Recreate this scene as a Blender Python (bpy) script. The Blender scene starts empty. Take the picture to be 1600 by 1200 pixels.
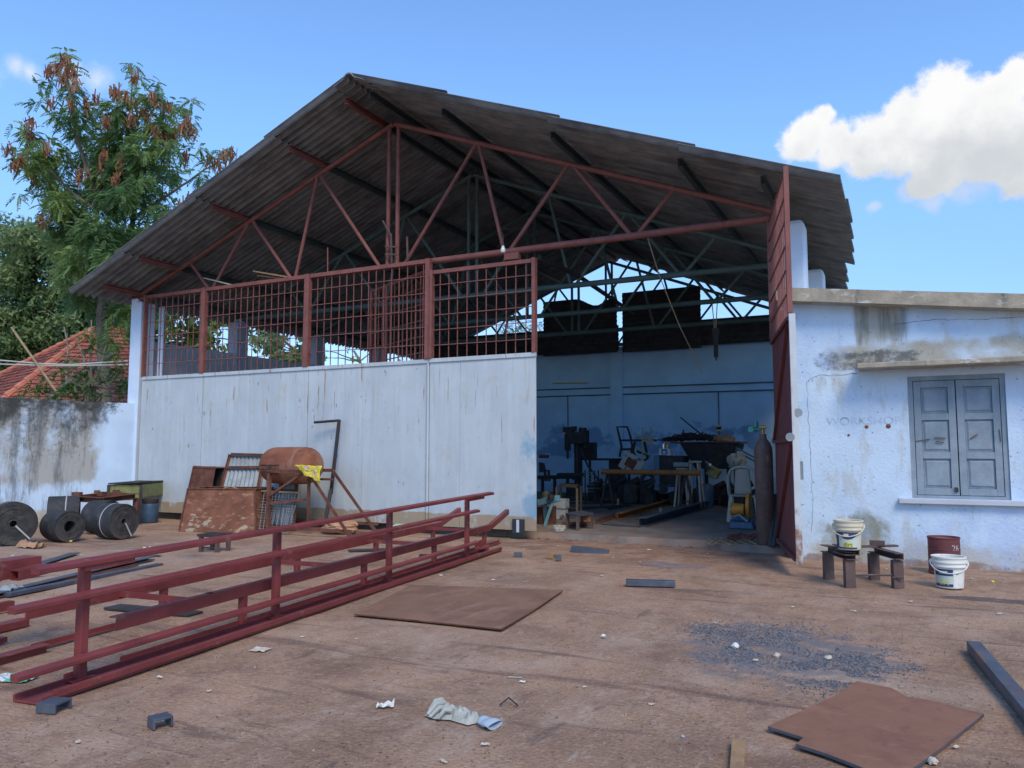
import bpy, math, random
import numpy as np
from mathutils import Vector, Matrix, noise as mn
random.seed(7); rng = np.random.default_rng(7)
SC = bpy.context.scene
COL = SC.collection
PI = math.pi
K = .85      # layout units -> metres
# ------------------------------------------------------------------ camera model
F = 1220.0; YAW = math.radians(26.5); PITCH = math.atan(105/1220)
CAM = Vector((0, -12.4, 1.5))
FW = Vector((-math.sin(YAW)*math.cos(PITCH), math.cos(YAW)*math.cos(PITCH), math.sin(PITCH)))
RT = Vector((math.cos(YAW), math.sin(YAW), 0)); UP = RT.cross(FW)
def ray(x, y): return F*FW + (x-800)*RT - (y-600)*UP
def onplane(x, y, ax, val):
    d = ray(x, y); return CAM + d*((val-CAM[ax])/d[ax])
def G(x, y, z=0): return onplane(x, y, 2, z)
def V(x, y, v=0): return onplane(x, y, 1, v)
def U(x, y, u): return onplane(x, y, 0, u)
def D(x, y, dist):
    d = ray(x, y); return CAM + d*(dist/F)
# ------------------------------------------------------------------ mesh builder
class MB:
    def __init__(s): s.v = []; s.f = []; s.m = []
    def add(s, vs, fs, m=0):
        o = len(s.v); s.v += [tuple(p) for p in vs]
        for f in fs: s.f.append(tuple(i+o for i in f)); s.m.append(m)
        return s
    def box(s, c, size, R=None, m=0, taper=1.0):
        c = Vector(c); hx, hy, hz = [q/2 for q in size]; vs = []
        for z in (-hz, hz):
            t = taper if z > 0 else 1.0
            for x, y in ((-hx,-hy),(hx,-hy),(hx,hy),(-hx,hy)):
                p = Vector((x*t, y*t, z)); vs.append(c + (R @ p if R else p))
        return s.add(vs, [(3,2,1,0),(4,5,6,7),(0,1,5,4),(1,2,6,5),(2,3,7,6),(3,0,4,7)], m)
    def span(s, a, b, m=0):
        a = Vector(a); b = Vector(b)
        return s.box((a+b)/2, [abs(q) for q in (b-a)], None, m)
    @staticmethod
    def frame(p, q, up=(0,0,1)):
        d = (Vector(q)-Vector(p)).normalized(); u = Vector(up)
        if abs(d.dot(u)) > .98: u = Vector((0,1,0)) if abs(d.y) < .9 else Vector((1,0,0))
        sd = d.cross(u).normalized(); u = sd.cross(d).normalized()
        return d, sd, u
    def extrude(s, prof, p, q, up=(0,0,1), m=0, caps=True, cut=None):
        p = Vector(p); q = Vector(q); d, sd, u = s.frame(p, q, up); n = len(prof)
        vs = [p + sd*a + u*b for a, b in prof] + [q + sd*a + u*b for a, b in prof]
        fs = [(i, (i+1) % n, n+(i+1) % n, n+i) for i in range(n)]
        if caps: fs += [tuple(range(n))[::-1], tuple(range(n, 2*n))]
        return s.add(vs, fs, m)
    def bar(s, p, q, w, h, up=(0,0,1), m=0):
        return s.extrude([(-w/2,-h/2),(w/2,-h/2),(w/2,h/2),(-w/2,h/2)], p, q, up, m)
    def chan(s, p, q, w, h, t, up=(0,0,1), m=0):      # C section, open towards +side
        return s.extrude([(-w/2,-h/2),(w/2,-h/2),(w/2,-h/2+t),(-w/2+t,-h/2+t),(-w/2+t,h/2-t),(w/2,h/2-t),(w/2,h/2),(-w/2,h/2)], p, q, up, m)
    def angle(s, p, q, w, h, t, up=(0,0,1), m=0):
        return s.extrude([(-w/2,-h/2),(w/2,-h/2),(w/2,-h/2+t),(-w/2+t,-h/2+t),(-w/2+t,h/2),(-w/2,h/2)], p, q, up, m)
    def hollow(s, p, q, w, h, t=.006, up=(0,0,1), m=0):
        p = Vector(p); q = Vector(q); d, sd, u = s.frame(p, q, up); vs = []
        for c in (p, q):
            for k in (0, t):
                for a, b in ((-1,-1),(1,-1),(1,1),(-1,1)): vs.append(c + sd*a*(w/2-k) + u*b*(h/2-k))
        fs = []
        for i in range(4):
            j = (i+1) % 4
            fs += [(i, j, 8+j, 8+i), (4+j, 4+i, 12+i, 12+j), (j, i, 4+i, 4+j), (8+i, 8+j, 12+j, 12+i)]
        return s.add(vs, fs, m)
    def tube(s, p, q, r, n=8, r2=None, m=0, caps=True):
        r2 = r if r2 is None else r2
        p = Vector(p); q = Vector(q); d, sd, u = s.frame(p, q); vs = []
        for c, rr in ((p, r), (q, r2)):
            vs += [c + (sd*math.cos(2*PI*i/n) + u*math.sin(2*PI*i/n))*rr for i in range(n)]
        fs = [(i, (i+1) % n, n+(i+1) % n, n+i) for i in range(n)]
        if caps: fs += [tuple(range(n))[::-1], tuple(range(n, 2*n))]
        return s.add(vs, fs, m)
    def path(s, pts, r, n=6, r2=None, m=0):
        pts = [Vector(p) for p in pts]; k = len(pts); vs = []; prev = None
        for i, p in enumerate(pts):
            t = (pts[min(i+1,k-1)] - pts[max(i-1,0)]).normalized()
            if prev is None: _, sd, u = s.frame(p, p+t)
            else:
                sd = (prev - t*prev.dot(t)).normalized(); u = sd.cross(t)
            prev = sd
            rr = r if r2 is None else r + (r2-r)*i/(k-1)
            vs += [p + (sd*math.cos(2*PI*j/n) + u*math.sin(2*PI*j/n))*rr for j in range(n)]
        fs = [(i*n+j, i*n+(j+1) % n, (i+1)*n+(j+1) % n, (i+1)*n+j) for i in range(k-1) for j in range(n)]
        fs += [tuple(range(n))[::-1], tuple(range((k-1)*n, k*n))]
        return s.add(vs, fs, m)
    def lathe(s, prof, n=24, M=None, m=0, a0=0, a1=2*PI):
        full = abs(a1-a0-2*PI) < 1e-6; k = n if full else n+1; vs = []
        for r, z in prof:
            for i in range(k):
                a = a0 + (a1-a0)*i/n; p = Vector((r*math.cos(a), r*math.sin(a), z)); vs.append(M @ p if M else p)
        fs = [(j*k+i, j*k+(i+1) % k, (j+1)*k+(i+1) % k, (j+1)*k+i) for j in range(len(prof)-1) for i in range(n)]
        return s.add(vs, fs, m)
    def prism(s, poly, z0, z1, m=0):
        n = len(poly); vs = [(x, y, z0) for x, y in poly] + [(x, y, z1) for x, y in poly]
        fs = [(i, (i+1) % n, n+(i+1) % n, n+i) for i in range(n)] + [tuple(range(n))[::-1], tuple(range(n, 2*n))]
        return s.add(vs, fs, m)
    def grid(s, fn, nu, nv, m=0):
        vs = [fn(i/nu, j/nv) for j in range(nv+1) for i in range(nu+1)]
        fs = [(j*(nu+1)+i, j*(nu+1)+i+1, (j+1)*(nu+1)+i+1, (j+1)*(nu+1)+i) for j in range(nv) for i in range(nu)]
        return s.add(vs, fs, m)
    def build(s, name, mats, parent=None, smooth=False, world=True, bevel=0, fix=True, angle=40, **tags):
        if not isinstance(mats, (list, tuple)): mats = [mats]
        me = bpy.data.meshes.new(name); vs = s.v
        if parent is not None and world:
            inv = rootmat(parent).inverted(); vs = [tuple(inv @ Vector(p)) for p in vs]
        me.from_pydata(vs, [], s.f)
        for mt in mats: me.materials.append(mt)
        me.polygons.foreach_set('material_index', s.m)
        if fix:
            import bmesh
            bm = bmesh.new(); bm.from_mesh(me); bmesh.ops.recalc_face_normals(bm, faces=bm.faces); bm.to_mesh(me); bm.free()
        if smooth:
            me.polygons.foreach_set('use_smooth', [True]*len(me.polygons)); me.set_sharp_from_angle(angle=math.radians(angle))
        me.update()
        o = bpy.data.objects.new(name, me); COL.objects.link(o)
        if parent is not None: o.parent = parent
        if bevel:
            b = o.modifiers.new('bevel', 'BEVEL'); b.width = bevel; b.segments = 2; b.limit_method = 'ANGLE'
        for k, q in tags.items(): o[k] = q
        return o
def rootmat(o):
    M = Matrix.Translation(o.location) @ o.rotation_euler.to_matrix().to_4x4()
    return rootmat(o.parent) @ M if o.parent else M
def thing(name, label, cat, loc=(0,0,0), rot=0, group=None):
    o = bpy.data.objects.new(name, None); COL.objects.link(o); o.empty_display_size = .2
    o.location = loc; o.rotation_euler = (0,0,rot) if not isinstance(rot, (tuple, list)) else rot
    return tag(o, label, cat, group)
def tag(o, label, cat, group=None):
    o['label'] = label; o['category'] = cat
    if group: o['group'] = group
    return o
def one(mb, name, mats, label, cat, group=None, loc=None, **kw):     # a thing that is one mesh
    if loc is None:
        a = np.array(mb.v); loc = ((a[:,0].min()+a[:,0].max())/2, (a[:,1].min()+a[:,1].max())/2, a[:,2].min())
    l = Vector(loc); mb.v = [tuple(Vector(p)-l) for p in mb.v]
    o = mb.build(name, mats, None, **kw); o.location = l
    return tag(o, label, cat, group)
def dup(o, loc=None, rot=None, label=None, parent=None):
    c = o.copy(); COL.objects.link(c)
    if loc is not None: c.location = loc
    if rot is not None: c.rotation_euler = rot if isinstance(rot, (tuple, list)) else (0,0,rot)
    if label: c['label'] = label
    if parent is not None: c.parent = parent
    for ch in list(o.children): dup(ch, parent=c)
    return c
def text_mesh(txt, size, name='lettering', extr=.0):
    cu = bpy.data.curves.new(name, 'FONT'); cu.body = txt; cu.size = size; cu.align_x = 'CENTER'; cu.align_y = 'CENTER'; cu.extrude = extr
    ob = bpy.data.objects.new(name, cu); COL.objects.link(ob)
    dg = bpy.context.evaluated_depsgraph_get(); me = ob.evaluated_get(dg).to_mesh()
    vs = [tuple(v.co) for v in me.vertices]; fs = [tuple(p.vertices) for p in me.polygons]
    ob.to_mesh_clear() if hasattr(ob, 'to_mesh_clear') else None
    bpy.data.objects.remove(ob); bpy.data.curves.remove(cu)
    return vs, fs
# ------------------------------------------------------------------ materials
def new_nodes(name):
    m = bpy.data.materials.new(name); m.use_nodes = True; nt = m.node_tree; nt.nodes.clear(); return m, nt
class NT:
    def __init__(s, nt): s.nt = nt
    def n(s, t, **kw):
        x = s.nt.nodes.new(t)
        for k, q in kw.items(): setattr(x, k, q)
        return x
    def l(s, a, b): s.nt.links.new(a, b)
    def put(s, sock, val):
        if isinstance(val, (int, float, tuple, list)): sock.default_value = val
        else: s.l(val, sock)
    def math(s, op, a, b=0.0, c=None, clamp=False):
        x = s.n('ShaderNodeMath', operation=op, use_clamp=clamp); s.put(x.inputs[0], a); s.put(x.inputs[1], b)
        if c is not None: s.put(x.inputs[2], c)
        return x.outputs[0]
    def rng(s, v, a, b, lo=0.0, hi=1.0, smooth=True):
        x = s.n('ShaderNodeMapRange', interpolation_type='SMOOTHSTEP' if smooth else 'LINEAR')
        s.put(x.inputs['Value'], v); s.put(x.inputs['From Min'], a); s.put(x.inputs['From Max'], b); s.put(x.inputs['To Min'], lo); s.put(x.inputs['To Max'], hi)
        return x.outputs[0]
    def noise(s, vec, scale, det=5, rough=.6, dist=0.0):
        if isinstance(scale, (tuple, list)):
            mp = s.n('ShaderNodeMapping'); s.l(vec, mp.inputs['Vector']); mp.inputs['Scale'].default_value = scale; vec = mp.outputs[0]; scale = 1
        x = s.n('ShaderNodeTexNoise'); s.l(vec, x.inputs['Vector']); x.inputs['Scale'].default_value = scale; x.inputs['Detail'].default_value = det
        x.inputs['Roughness'].default_value = rough; x.inputs['Distortion'].default_value = dist
        return x.outputs[0]
    def mix(s, f, a, b, blend='MIX'):
        x = s.n('ShaderNodeMix', data_type='RGBA', blend_type=blend); s.put(x.inputs[0], f)
        for i, q in ((6, a), (7, b)):
            if isinstance(q, tuple): q = tuple(q) + (1,) if len(q) == 3 else q
            s.put(x.inputs[i], q)
        return x.outputs[2]
def mat(name, c, rough=.75, metal=0.0, coords='obj', var=.12, vscale=5, bump=.12, bscale=60, layers=(), spec=.4, island=0.0, grain=0.0):
    m, nt = new_nodes(name); N = NT(nt)
    if coords == 'pos':      # world position, in the layout's units
        vm = N.n('ShaderNodeVectorMath', operation='SCALE'); N.l(N.n('ShaderNodeNewGeometry').outputs['Position'], vm.inputs[0]); vm.inputs['Scale'].default_value = 1/K; vec = vm.outputs[0]
    else: vec = N.n('ShaderNodeTexCoord').outputs['Object']
    sep = N.n('ShaderNodeSeparateXYZ'); N.l(vec, sep.inputs[0])
    f = N.noise(vec, vscale, 6)
    lo = tuple(q*(1-var) for q in c); hi = tuple(min(1, q*(1+var)) for q in c)
    col = N.mix(N.rng(f, .3, .7), lo, hi)
    if grain:
        col = N.mix(N.rng(N.noise(vec, bscale, 3), .35, .65), N.mix(grain, col, (0,0,0)), col)
    if island:
        g = N.n('ShaderNodeNewGeometry'); col = N.mix(N.math('MULTIPLY', g.outputs['Random Per Island'], island), col, tuple(q*.35 for q in c))
    rsock = None
    for L in layers:
        f = N.noise(vec, L.get('s', 4), L.get('det', 6), L.get('rough', .62), L.get('dist', 0.0))
        if L.get('ridge'): f = N.math('SUBTRACT', 1.0, N.math('ABSOLUTE', N.math('MULTIPLY', N.math('SUBTRACT', f, .5), L['ridge'])))
        msk = None
        for q in L.get('mask', ()):
            if q[0] == 'r':
                _, cx, cy, r0, r1 = q[:5]; sy = q[5] if len(q) > 5 else 1
                dx = N.math('SUBTRACT', sep.outputs[0], cx); dy = N.math('MULTIPLY', N.math('SUBTRACT', sep.outputs[1], cy), sy)
                dd = N.math('SQRT', N.math('ADD', N.math('MULTIPLY', dx, dx), N.math('MULTIPLY', dy, dy)))
                e = N.rng(dd, r1, r0)
            else: e = N.rng(sep.outputs[q[0]], q[1], q[2])
            msk = e if msk is None else N.math('MULTIPLY', msk, e)
        if msk is not None: f = N.math('ADD', f, N.math('MULTIPLY', N.math('SUBTRACT', msk, 1.0), L.get('m', .6)))
        f = N.math('MULTIPLY', N.rng(f, L.get('lo', .5), L.get('hi', .65)), L.get('a', 1.0))
        col = N.mix(f, col, L['c'])
        if 'r' in L: rsock = N.mix(f, rsock if rsock is not None else (rough,)*3, (L['r'],)*3)
    b = N.n('ShaderNodeBsdfPrincipled'); N.l(col, b.inputs['Base Color'])
    b.inputs['Metallic'].default_value = metal; b.inputs['Specular IOR Level'].default_value = spec
    if rsock is not None: N.l(rsock, b.inputs['Roughness'])
    else: b.inputs['Roughness'].default_value = rough
    if bump:
        bp = N.n('ShaderNodeBump'); bp.inputs['Strength'].default_value = bump; bp.inputs['Distance'].default_value = .02
        N.l(N.noise(vec, bscale, 6), bp.inputs['Height']); N.l(bp.outputs[0], b.inputs['Normal'])
    o = N.n('ShaderNodeOutputMaterial'); N.l(b.outputs[0], o.inputs[0])
    return m
def leafmat(name, c1, c2, scale=.5, trans=.35):
    m, nt = new_nodes(name); N = NT(nt)
    g = N.n('ShaderNodeNewGeometry'); pos = g.outputs['Position']
    f = N.math('ADD', N.math('MULTIPLY', N.rng(N.noise(pos, scale, 3), .35, .65), .6), N.math('MULTIPLY', g.outputs['Random Per Island'], .4))
    col = N.mix(f, c1, c2)
    d = N.n('ShaderNodeBsdfPrincipled'); N.l(col, d.inputs['Base Color']); d.inputs['Roughness'].default_value = .55; d.inputs['Specular IOR Level'].default_value = .3
    t = N.n('ShaderNodeBsdfTranslucent'); N.l(col, t.inputs['Color'])
    x = N.n('ShaderNodeMixShader'); x.inputs[0].default_value = trans; N.l(d.outputs[0], x.inputs[1]); N.l(t.outputs[0], x.inputs[2])
    o = N.n('ShaderNodeOutputMaterial'); N.l(x.outputs[0], o.inputs[0]); return m
RUST = (.16,.055,.028)
def L(c, s, lo, hi, a=1.0, mask=(), **k): return dict(c=c, s=s, lo=lo, hi=hi, a=a, mask=mask, **k)
gb = G(1050, 882); gw = G(1550, 937); gd = G(1215, 880)
M = {}
M['ground'] = mat('dirt_ground', (.40,.24,.148), .92, coords='pos', var=.24, vscale=.9, bump=.8, bscale=42, grain=.26, layers=[
    L((.45,.31,.22), (1.6,.9,1), .46,.66, .75, det=10, rough=.74),
    L((.21,.115,.08), (3.2,2.2,1), .50,.66, .6, det=10, rough=.75), L((.50,.40,.31), (9,4,1), .54,.68, .55, det=8, rough=.75),
    L((.15,.078,.052), (.55,.8,1), .55,.70, .55, det=8),
    L((.22,.115,.078), (2.2,2.2,1), .42,.66, .8, [(1,-4.5,-1.2),(0,-9,-5)], m=.45),
    L((.40,.30,.23), 7, .58,.72, .5, det=9, rough=.7),
    L((.12,.07,.055), (.45,3.8,1), .57,.66, .6, det=9, dist=.6),
    L((.085,.06,.055), (4,1.1,1), .63,.71, .5, det=8, dist=.8),
    L((.10,.07,.055), 30, .61,.69, .5, det=4), L((.12,.08,.06), (.35,1.3,1), .2,.9, .30, det=3, rough=.5, ridge=80), L((.56,.42,.30), (15,32,1), .54,.66, .42, det=8, rough=.75), L((.17,.10,.07), (12,24,1), .55,.67, .42, det=8, rough=.75),
    L((.50,.37,.27), (.28,.5,1), .52,.66, .45, det=6),
    L((.55,.43,.32), 36, .62,.69, .5, det=4),
    L((.10,.14,.24), 3.5, .30,.62, .55, [('r',gb.x,gb.y,.2,1.15,1.6)], m=.5),
    L((.055,.042,.036), 3.0, .28,.42, .75, [('r',gw.x,gw.y,.3,.85,3.2)], m=.6, r=.55),
    L((.15,.15,.16), 5.0, .26,.58, .85, [('r',-.85,-6.1,.4,1.4,.9)], m=.5),
    L((.30,.29,.29), 2.2, .45,.70, .4, [(0,-6.5,-9),(1,-1,-3)], m=.4)])
M['floor'] = mat('workshop_floor', (.20,.17,.145), .85, coords='pos', var=.25, vscale=1.2, bump=.25, bscale=40, layers=[
    L((.09,.075,.065), 1.7, .5,.7, .7), L((.26,.165,.115), 2.5, .40,.62, .85, [(1,1.8,.0)], m=.5)])
mould = (.035,.037,.036)
M['boundary'] = mat('stained_whitewash', (.54,.69,.85), .9, coords='pos', var=.06, vscale=2, bump=.3, bscale=35, layers=[
    L((.36,.34,.29), (1.3,1.3,.9), .33,.56, .85, [(1,-.25,-1.0),(2,.4,1.0)], m=.35, det=8),
    L(mould, (1.6,1.6,1.0), .36,.58, .88, [(1,-.1,-.9),(2,1.3,2.35)], m=.33, det=10, rough=.72),
    L(mould, (5,5,.7), .44,.62, .6, [(1,-.3,-1.2)], m=.25, det=10, rough=.75),
    L((.05,.05,.05), 14, .50,.62, .5, [(1,-.3,-1.2),(2,.7,1.6)], m=.25, det=8, rough=.75),
    L((.04,.042,.04), (5,5,8), .34,.60, .9, [(2,2.1,2.5),(1,.1,-.6)], m=.42, det=10, rough=.75),
    L((.42,.36,.24), 3.0, .36,.55, .8, [(2,.55,.1)], m=.45)])
M['white_wall'] = mat('whitewashed_wall', (.56,.70,.84), .9, coords='pos', var=.05, vscale=1.6, bump=.35, bscale=30, layers=[
    L((.36,.34,.27), (3.6,3.6,.4), .28,.50, .85, [(2,2.7,3.2),(0,-.62,-.45),(0,.16,-.1)], m=.35, det=8),
    L((.13,.13,.11), (5,5,.35), .38,.56, .7, [(2,2.6,3.2),(0,-.62,-.45),(0,.35,.05)], m=.3, det=8),
    L((.38,.36,.29), (2.2,2.2,2.6), .22,.62, .95, [(2,2.45,2.72),(2,3.08,2.9),(0,-1.3,-.7)], m=.45, det=9),
    L((.09,.095,.09), (4.5,4.5,5), .34,.54, .85, [(2,2.5,2.70),(2,2.98,2.82),(0,-1.3,-.9),(0,.65,.1)], m=.4, det=9, rough=.75),
    L((.40,.39,.33), (3,3,.9), .38,.56, .65, [(2,1.6,2.5),(2,2.75,2.5),(0,-1.2,-.95),(0,-.3,-.6)], m=.35, det=8),
    L((.22,.23,.165), (2.6,2.6,1.8), .26,.50, .9, [(2,.95,.35),(0,-1.55,-.95),(0,.25,-.35)], m=.45, det=9, rough=.7),
    L((.46,.42,.33), (2,2,2), .32,.54, .7, [(2,.6,.1)], m=.4, det=8),
    L((.23,.12,.075), 3.5, .36,.50, .75, [(2,.2,.02)], m=.5),
    L((.46,.46,.42), (5,5,1.4), .54,.66, .5, det=9), L((.40,.54,.78), (1.2,1.2,1.0), .50,.66, .5, det=7),
    L((.12,.12,.12), 22, .665,.69, .7, det=4)])
M['column_paint'] = mat('column_whitewash', (.62,.74,.88), .9, coords='pos', var=.05, vscale=3, bump=.2, layers=[L((.45,.44,.38),(5,5,.6),.60,.72,.5)])
M['slab'] = mat('weathered_concrete', (.36,.32,.245), .9, coords='pos', var=.18, vscale=5, bump=.4, bscale=30, layers=[
    L((.62,.61,.58), (3,3,7), .58,.66, .7), L((.09,.085,.07), (6,6,1.5), .58,.72, .6)])
M['inner_wall'] = mat('blue_limewash', (.40,.65,.90), .9, coords='pos', var=.08, vscale=1.2, bump=.2, layers=[
    L((.14,.28,.52), (.9,.9,1.1), .50,.60, .75, [(2,.9,1.5),(2,2.9,2.2)], m=.3, det=8),
    L((.10,.13,.16), (6,6,14), .66,.72, .5, [(2,2.3,1.8)], m=.3)])
M['side_wall'] = mat('grey_plaster', (.50,.54,.60), .9, coords='pos', var=.06, vscale=1.5, bump=.2, layers=[L((.30,.30,.30),(3,3,1.2),.58,.70,.5), L((.6,.58,.52),(9,9,2),.66,.7,.7)])
M['column_grey'] = mat('column_blue_grey', (.38,.44,.55), .9, coords='pos', var=.06, bump=.1)
M['panel'] = mat('pale_gate_paint', (.475,.54,.565), .6, coords='pos', var=.05, vscale=1.3, bump=.08, bscale=12, layers=[
    L((.58,.62,.64), (7,7,.5), .46,.64, .4, det=6), L((.40,.45,.48), (1.6,1.6,.8), .46,.66, .5, det=9), L((.46,.44,.38), (2.4,2.4,3.0), .52,.68, .45, det=10, rough=.75),
    L((.43,.38,.28), (14,14,.5), .55,.68, .5, [(2,.8,2.6)], m=.12, det=8),
    L((.30,.15,.06), (13,13,1.0), .61,.67, .75, [(2,.6,2.4)], m=.08, det=8),
    L((.15,.16,.17), (9,9,4.2), .67,.70, .6, det=5),
    L((.16,.34,.48), (3,3,2.2), .40,.62, .8, [(0,-6.25,-5.72),(2,2.4,1.5)], m=.5),
    L((.35,.44,.50), (1.5,1.5,1), .50,.68, .6, [(2,1.5,.4)], m=.3),
    L((.34,.24,.13), (4,4,3), .30,.48, .85, [(2,.44,.36)], m=.6)])
M['gate_red'] = mat('faded_red_oxide', (.215,.080,.066), .65, coords='pos', var=.16, vscale=4, bump=.1, layers=[L((.13,.05,.04),(6,6,3),.58,.7,.6), L((.36,.18,.15),(9,9,9),.66,.72,.5)])
M['leaf_red'] = mat('dull_red_gate', (.17,.055,.055), .7, coords='pos', var=.12, vscale=3, bump=.1, layers=[L((.09,.04,.04),(5,5,1),.55,.7,.6)])
M['truss_green'] = mat('green_grey_paint', (.10,.165,.155), .65, coords='pos', var=.15, vscale=3, bump=.08)
M['purlin_dark'] = mat('green_steel_and_shade', (.055,.075,.075), .7, coords='pos', var=.15, bump=.08)  # inner purlins; also carries the shade painted on the right front ends
M['roof'] = mat('weathered_fibre_cement', (.185,.20,.205), .95, coords='pos', var=.22, vscale=2.5, bump=.35, bscale=30, layers=[
    L((.085,.083,.08), (.6,3.5,.6), .48,.66, .7, det=7), L((.30,.29,.26), (2,9,2), .54,.68, .5, det=6)])
M['hung_sheet'] = mat('dark_sheet', (.055,.055,.06), .9, coords='pos', var=.2, bump=.2)
M['red'] = mat('red_oxide_primer', (.195,.038,.036), .5, coords='pos', var=.14, vscale=3, bump=.05, bscale=80, spec=.5, layers=[
    L((.12,.022,.022), (2.5,2.5,6), .50,.66, .6), L((.24,.07,.06), 22, .58,.68, .4), L((.30,.19,.14), (5,5,7), .60,.70, .4, det=9)])
M['rust'] = mat('brown_rust', (.150,.062,.040), .9, var=.3, vscale=5, bump=.35, layers=[L((.075,.034,.028),4,.5,.68,.8), L((.25,.105,.055),9,.56,.7,.6)])
M['rust_patchy'] = mat('patchy_rust', (.215,.088,.052), .9, var=.25, vscale=3, bump=.3, layers=[
    L((.12,.05,.034),(2.5,2.5,5),.5,.66,.8,det=8), L((.46,.39,.29),(4,4,8),.50,.58,.85,[(2,.75,.0)],m=.20,det=9), L((.40,.23,.12),(5,5,12),.54,.66,.7,det=9)])
M['tank_rust'] = mat('tank_rust', (.235,.085,.045), .85, var=.2, vscale=3, bump=.12, layers=[L((.13,.05,.032),(1.6,4,4),.5,.7,.8), L((.36,.20,.14),(3,1.5,1.5),.50,.66,.6)])
M['plate'] = mat('plate_rust', (.25,.135,.082), .8, var=.14, vscale=2.2, bump=.12, layers=[L((.17,.085,.052),1.6,.42,.66,.8,det=9), L((.33,.21,.14),(6,1.2,1),.52,.68,.5,det=9), L((.12,.07,.05),9,.56,.68,.5,det=8)])
M['plate_red'] = mat('plate_reddish', (.26,.125,.072), .8, var=.12, vscale=2.4, bump=.1, layers=[L((.18,.08,.05),1.9,.42,.66,.7,det=9), L((.36,.20,.12),(3,6,1),.54,.68,.5,det=9), L((.13,.065,.045),11,.57,.68,.5,det=8)])
M['mill'] = mat('mill_scale_steel', (.095,.11,.14), .5, metal=.35, var=.2, vscale=5, bump=.15, layers=[L((.20,.11,.07),(5,2,5),.55,.68,.7), L((.16,.18,.22),9,.58,.7,.5)])
M['dark'] = mat('dark_steel', (.04,.036,.035), .7, var=.25, bump=.2, layers=[L((.085,.045,.032),6,.54,.68,.7)])
M['old_steel'] = mat('old_trestle_steel', (.115,.075,.066), .75, var=.22, vscale=6, bump=.25, layers=[L((.06,.05,.052),5,.5,.66,.7), L((.20,.13,.11),14,.6,.7,.5)])
M['rubber'] = mat('black_rubber', (.032,.034,.038), .7, var=.25, vscale=4, bump=.12, layers=[L((.12,.105,.09),5,.52,.72,.6), L((.075,.08,.085),14,.55,.7,.5)])
M['rubber_side'] = mat('dusty_rubber_edge', (.055,.053,.052), .85, var=.3, vscale=8, bump=.3, layers=[L((.15,.125,.10),6,.5,.7,.6)])
M['strap'] = mat('white_strap', (.42,.41,.38), .7, var=.1)
M['green_sheet'] = mat('olive_green_paint', (.20,.21,.075), .6, var=.18, bump=.1, layers=[L(RUST,(6,6,2),.54,.66,.7), L((.27,.29,.18),5,.56,.7,.4)])
M['blue_drum'] = mat('blue_plastic', (.04,.085,.14), .5, var=.2, bump=.1, layers=[L((.07,.07,.08),5,.55,.68,.7)])
M['cyan'] = mat('sky_blue_plastic', (.04,.26,.50), .4, var=.12, bump=.05)
M['zinc'] = mat('galvanised_sheet', (.27,.30,.31), .6, metal=.1, var=.15, bump=.1, layers=[L((.15,.16,.16),(5,5,1),.56,.7,.6), L((.20,.10,.06),(8,8,2),.66,.72,.6)])
M['yellow_sack'] = mat('printed_yellow_sack', (.68,.56,.05), .7, var=.08, vscale=10, bump=.1, layers=[])
M['sack_white'] = mat('sack_print', (.55,.42,.45), .7, var=.2, vscale=30, bump=0, layers=[L((.32,.12,.20),22,.5,.56,.8)])
M['card'] = mat('brown_paper', (.42,.24,.14), .9, var=.18, vscale=6, bump=.35, layers=[L((.22,.11,.06),5,.56,.68,.6)])
M['bucket'] = mat('off_white_bucket', (.72,.72,.66), .5, var=.05, bump=.04, layers=[L((.38,.30,.20),6,.58,.7,.5), L((.45,.40,.30),(9,9,3),.6,.7,.4)])
M['bucket_old'] = mat('yellowed_bucket', (.62,.56,.42), .55, var=.07, bump=.04, layers=[L((.33,.24,.14),6,.55,.7,.6)])
M['label_blue'] = mat('label_navy', (.03,.055,.13), .5, var=.1, bump=0)
M['label_pale'] = mat('label_pale', (.50,.58,.52), .5, var=.08, bump=0, layers=[L((.40,.35,.25),9,.6,.7,.5)])
M['label_yellow'] = mat('label_yellow', (.70,.62,.03), .5, var=.05, bump=0)
M['barrel_red'] = mat('barrel_red', (.145,.042,.045), .6, var=.15, bump=.1, layers=[L((.08,.03,.03),6,.52,.68,.6)])
M['inside_dust'] = mat('dusty_inside', (.28,.22,.17), .9, var=.2)
M['shutter'] = mat('blue_grey_wood', (.25,.315,.37), .7, var=.1, vscale=6, bump=.25, bscale=25, layers=[
    L((.165,.24,.29),(2,2,1),.40,.58,.8,[(2,1.2,1.75)],m=.4), L((.34,.36,.40),(18,18,1.2),.55,.7,.5), L((.10,.12,.14),(14,14,1.5),.66,.72,.7), L((.26,.13,.07),(5,5,5),.69,.73,.7)])
M['wood_line'] = mat('shutter_gap', (.03,.04,.05), .9, var=.1, bump=0)
M['rag'] = mat('grey_cotton', (.40,.41,.36), .95, var=.15, vscale=14, bump=.3, bscale=150, layers=[L((.30,.28,.23),9,.55,.7,.6)])
M['rag_blue'] = mat('pale_blue_cuff', (.33,.40,.47), .9, var=.12, vscale=14, bump=.3, bscale=150)
M['packet'] = mat('printed_packet', (.60,.62,.64), .4, var=.1, bump=.05, layers=[L((.06,.42,.30),11,.50,.54,.9), L((.45,.05,.12),24,.62,.66,.8)])
M['chip'] = mat('pale_chip', (.52,.45,.36), .9, var=.15, vscale=20)
M['white_chip'] = mat('white_chip', (.66,.65,.60), .9, var=.06, vscale=20)
M['gravel'] = mat('grey_gravel', (.21,.23,.26), .9, var=.2, vscale=9, bump=.2, island=.8)
M['grit'] = mat('brown_grit', (.32,.24,.17), .95, var=.3, vscale=9, bump=0, island=.85)
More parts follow.
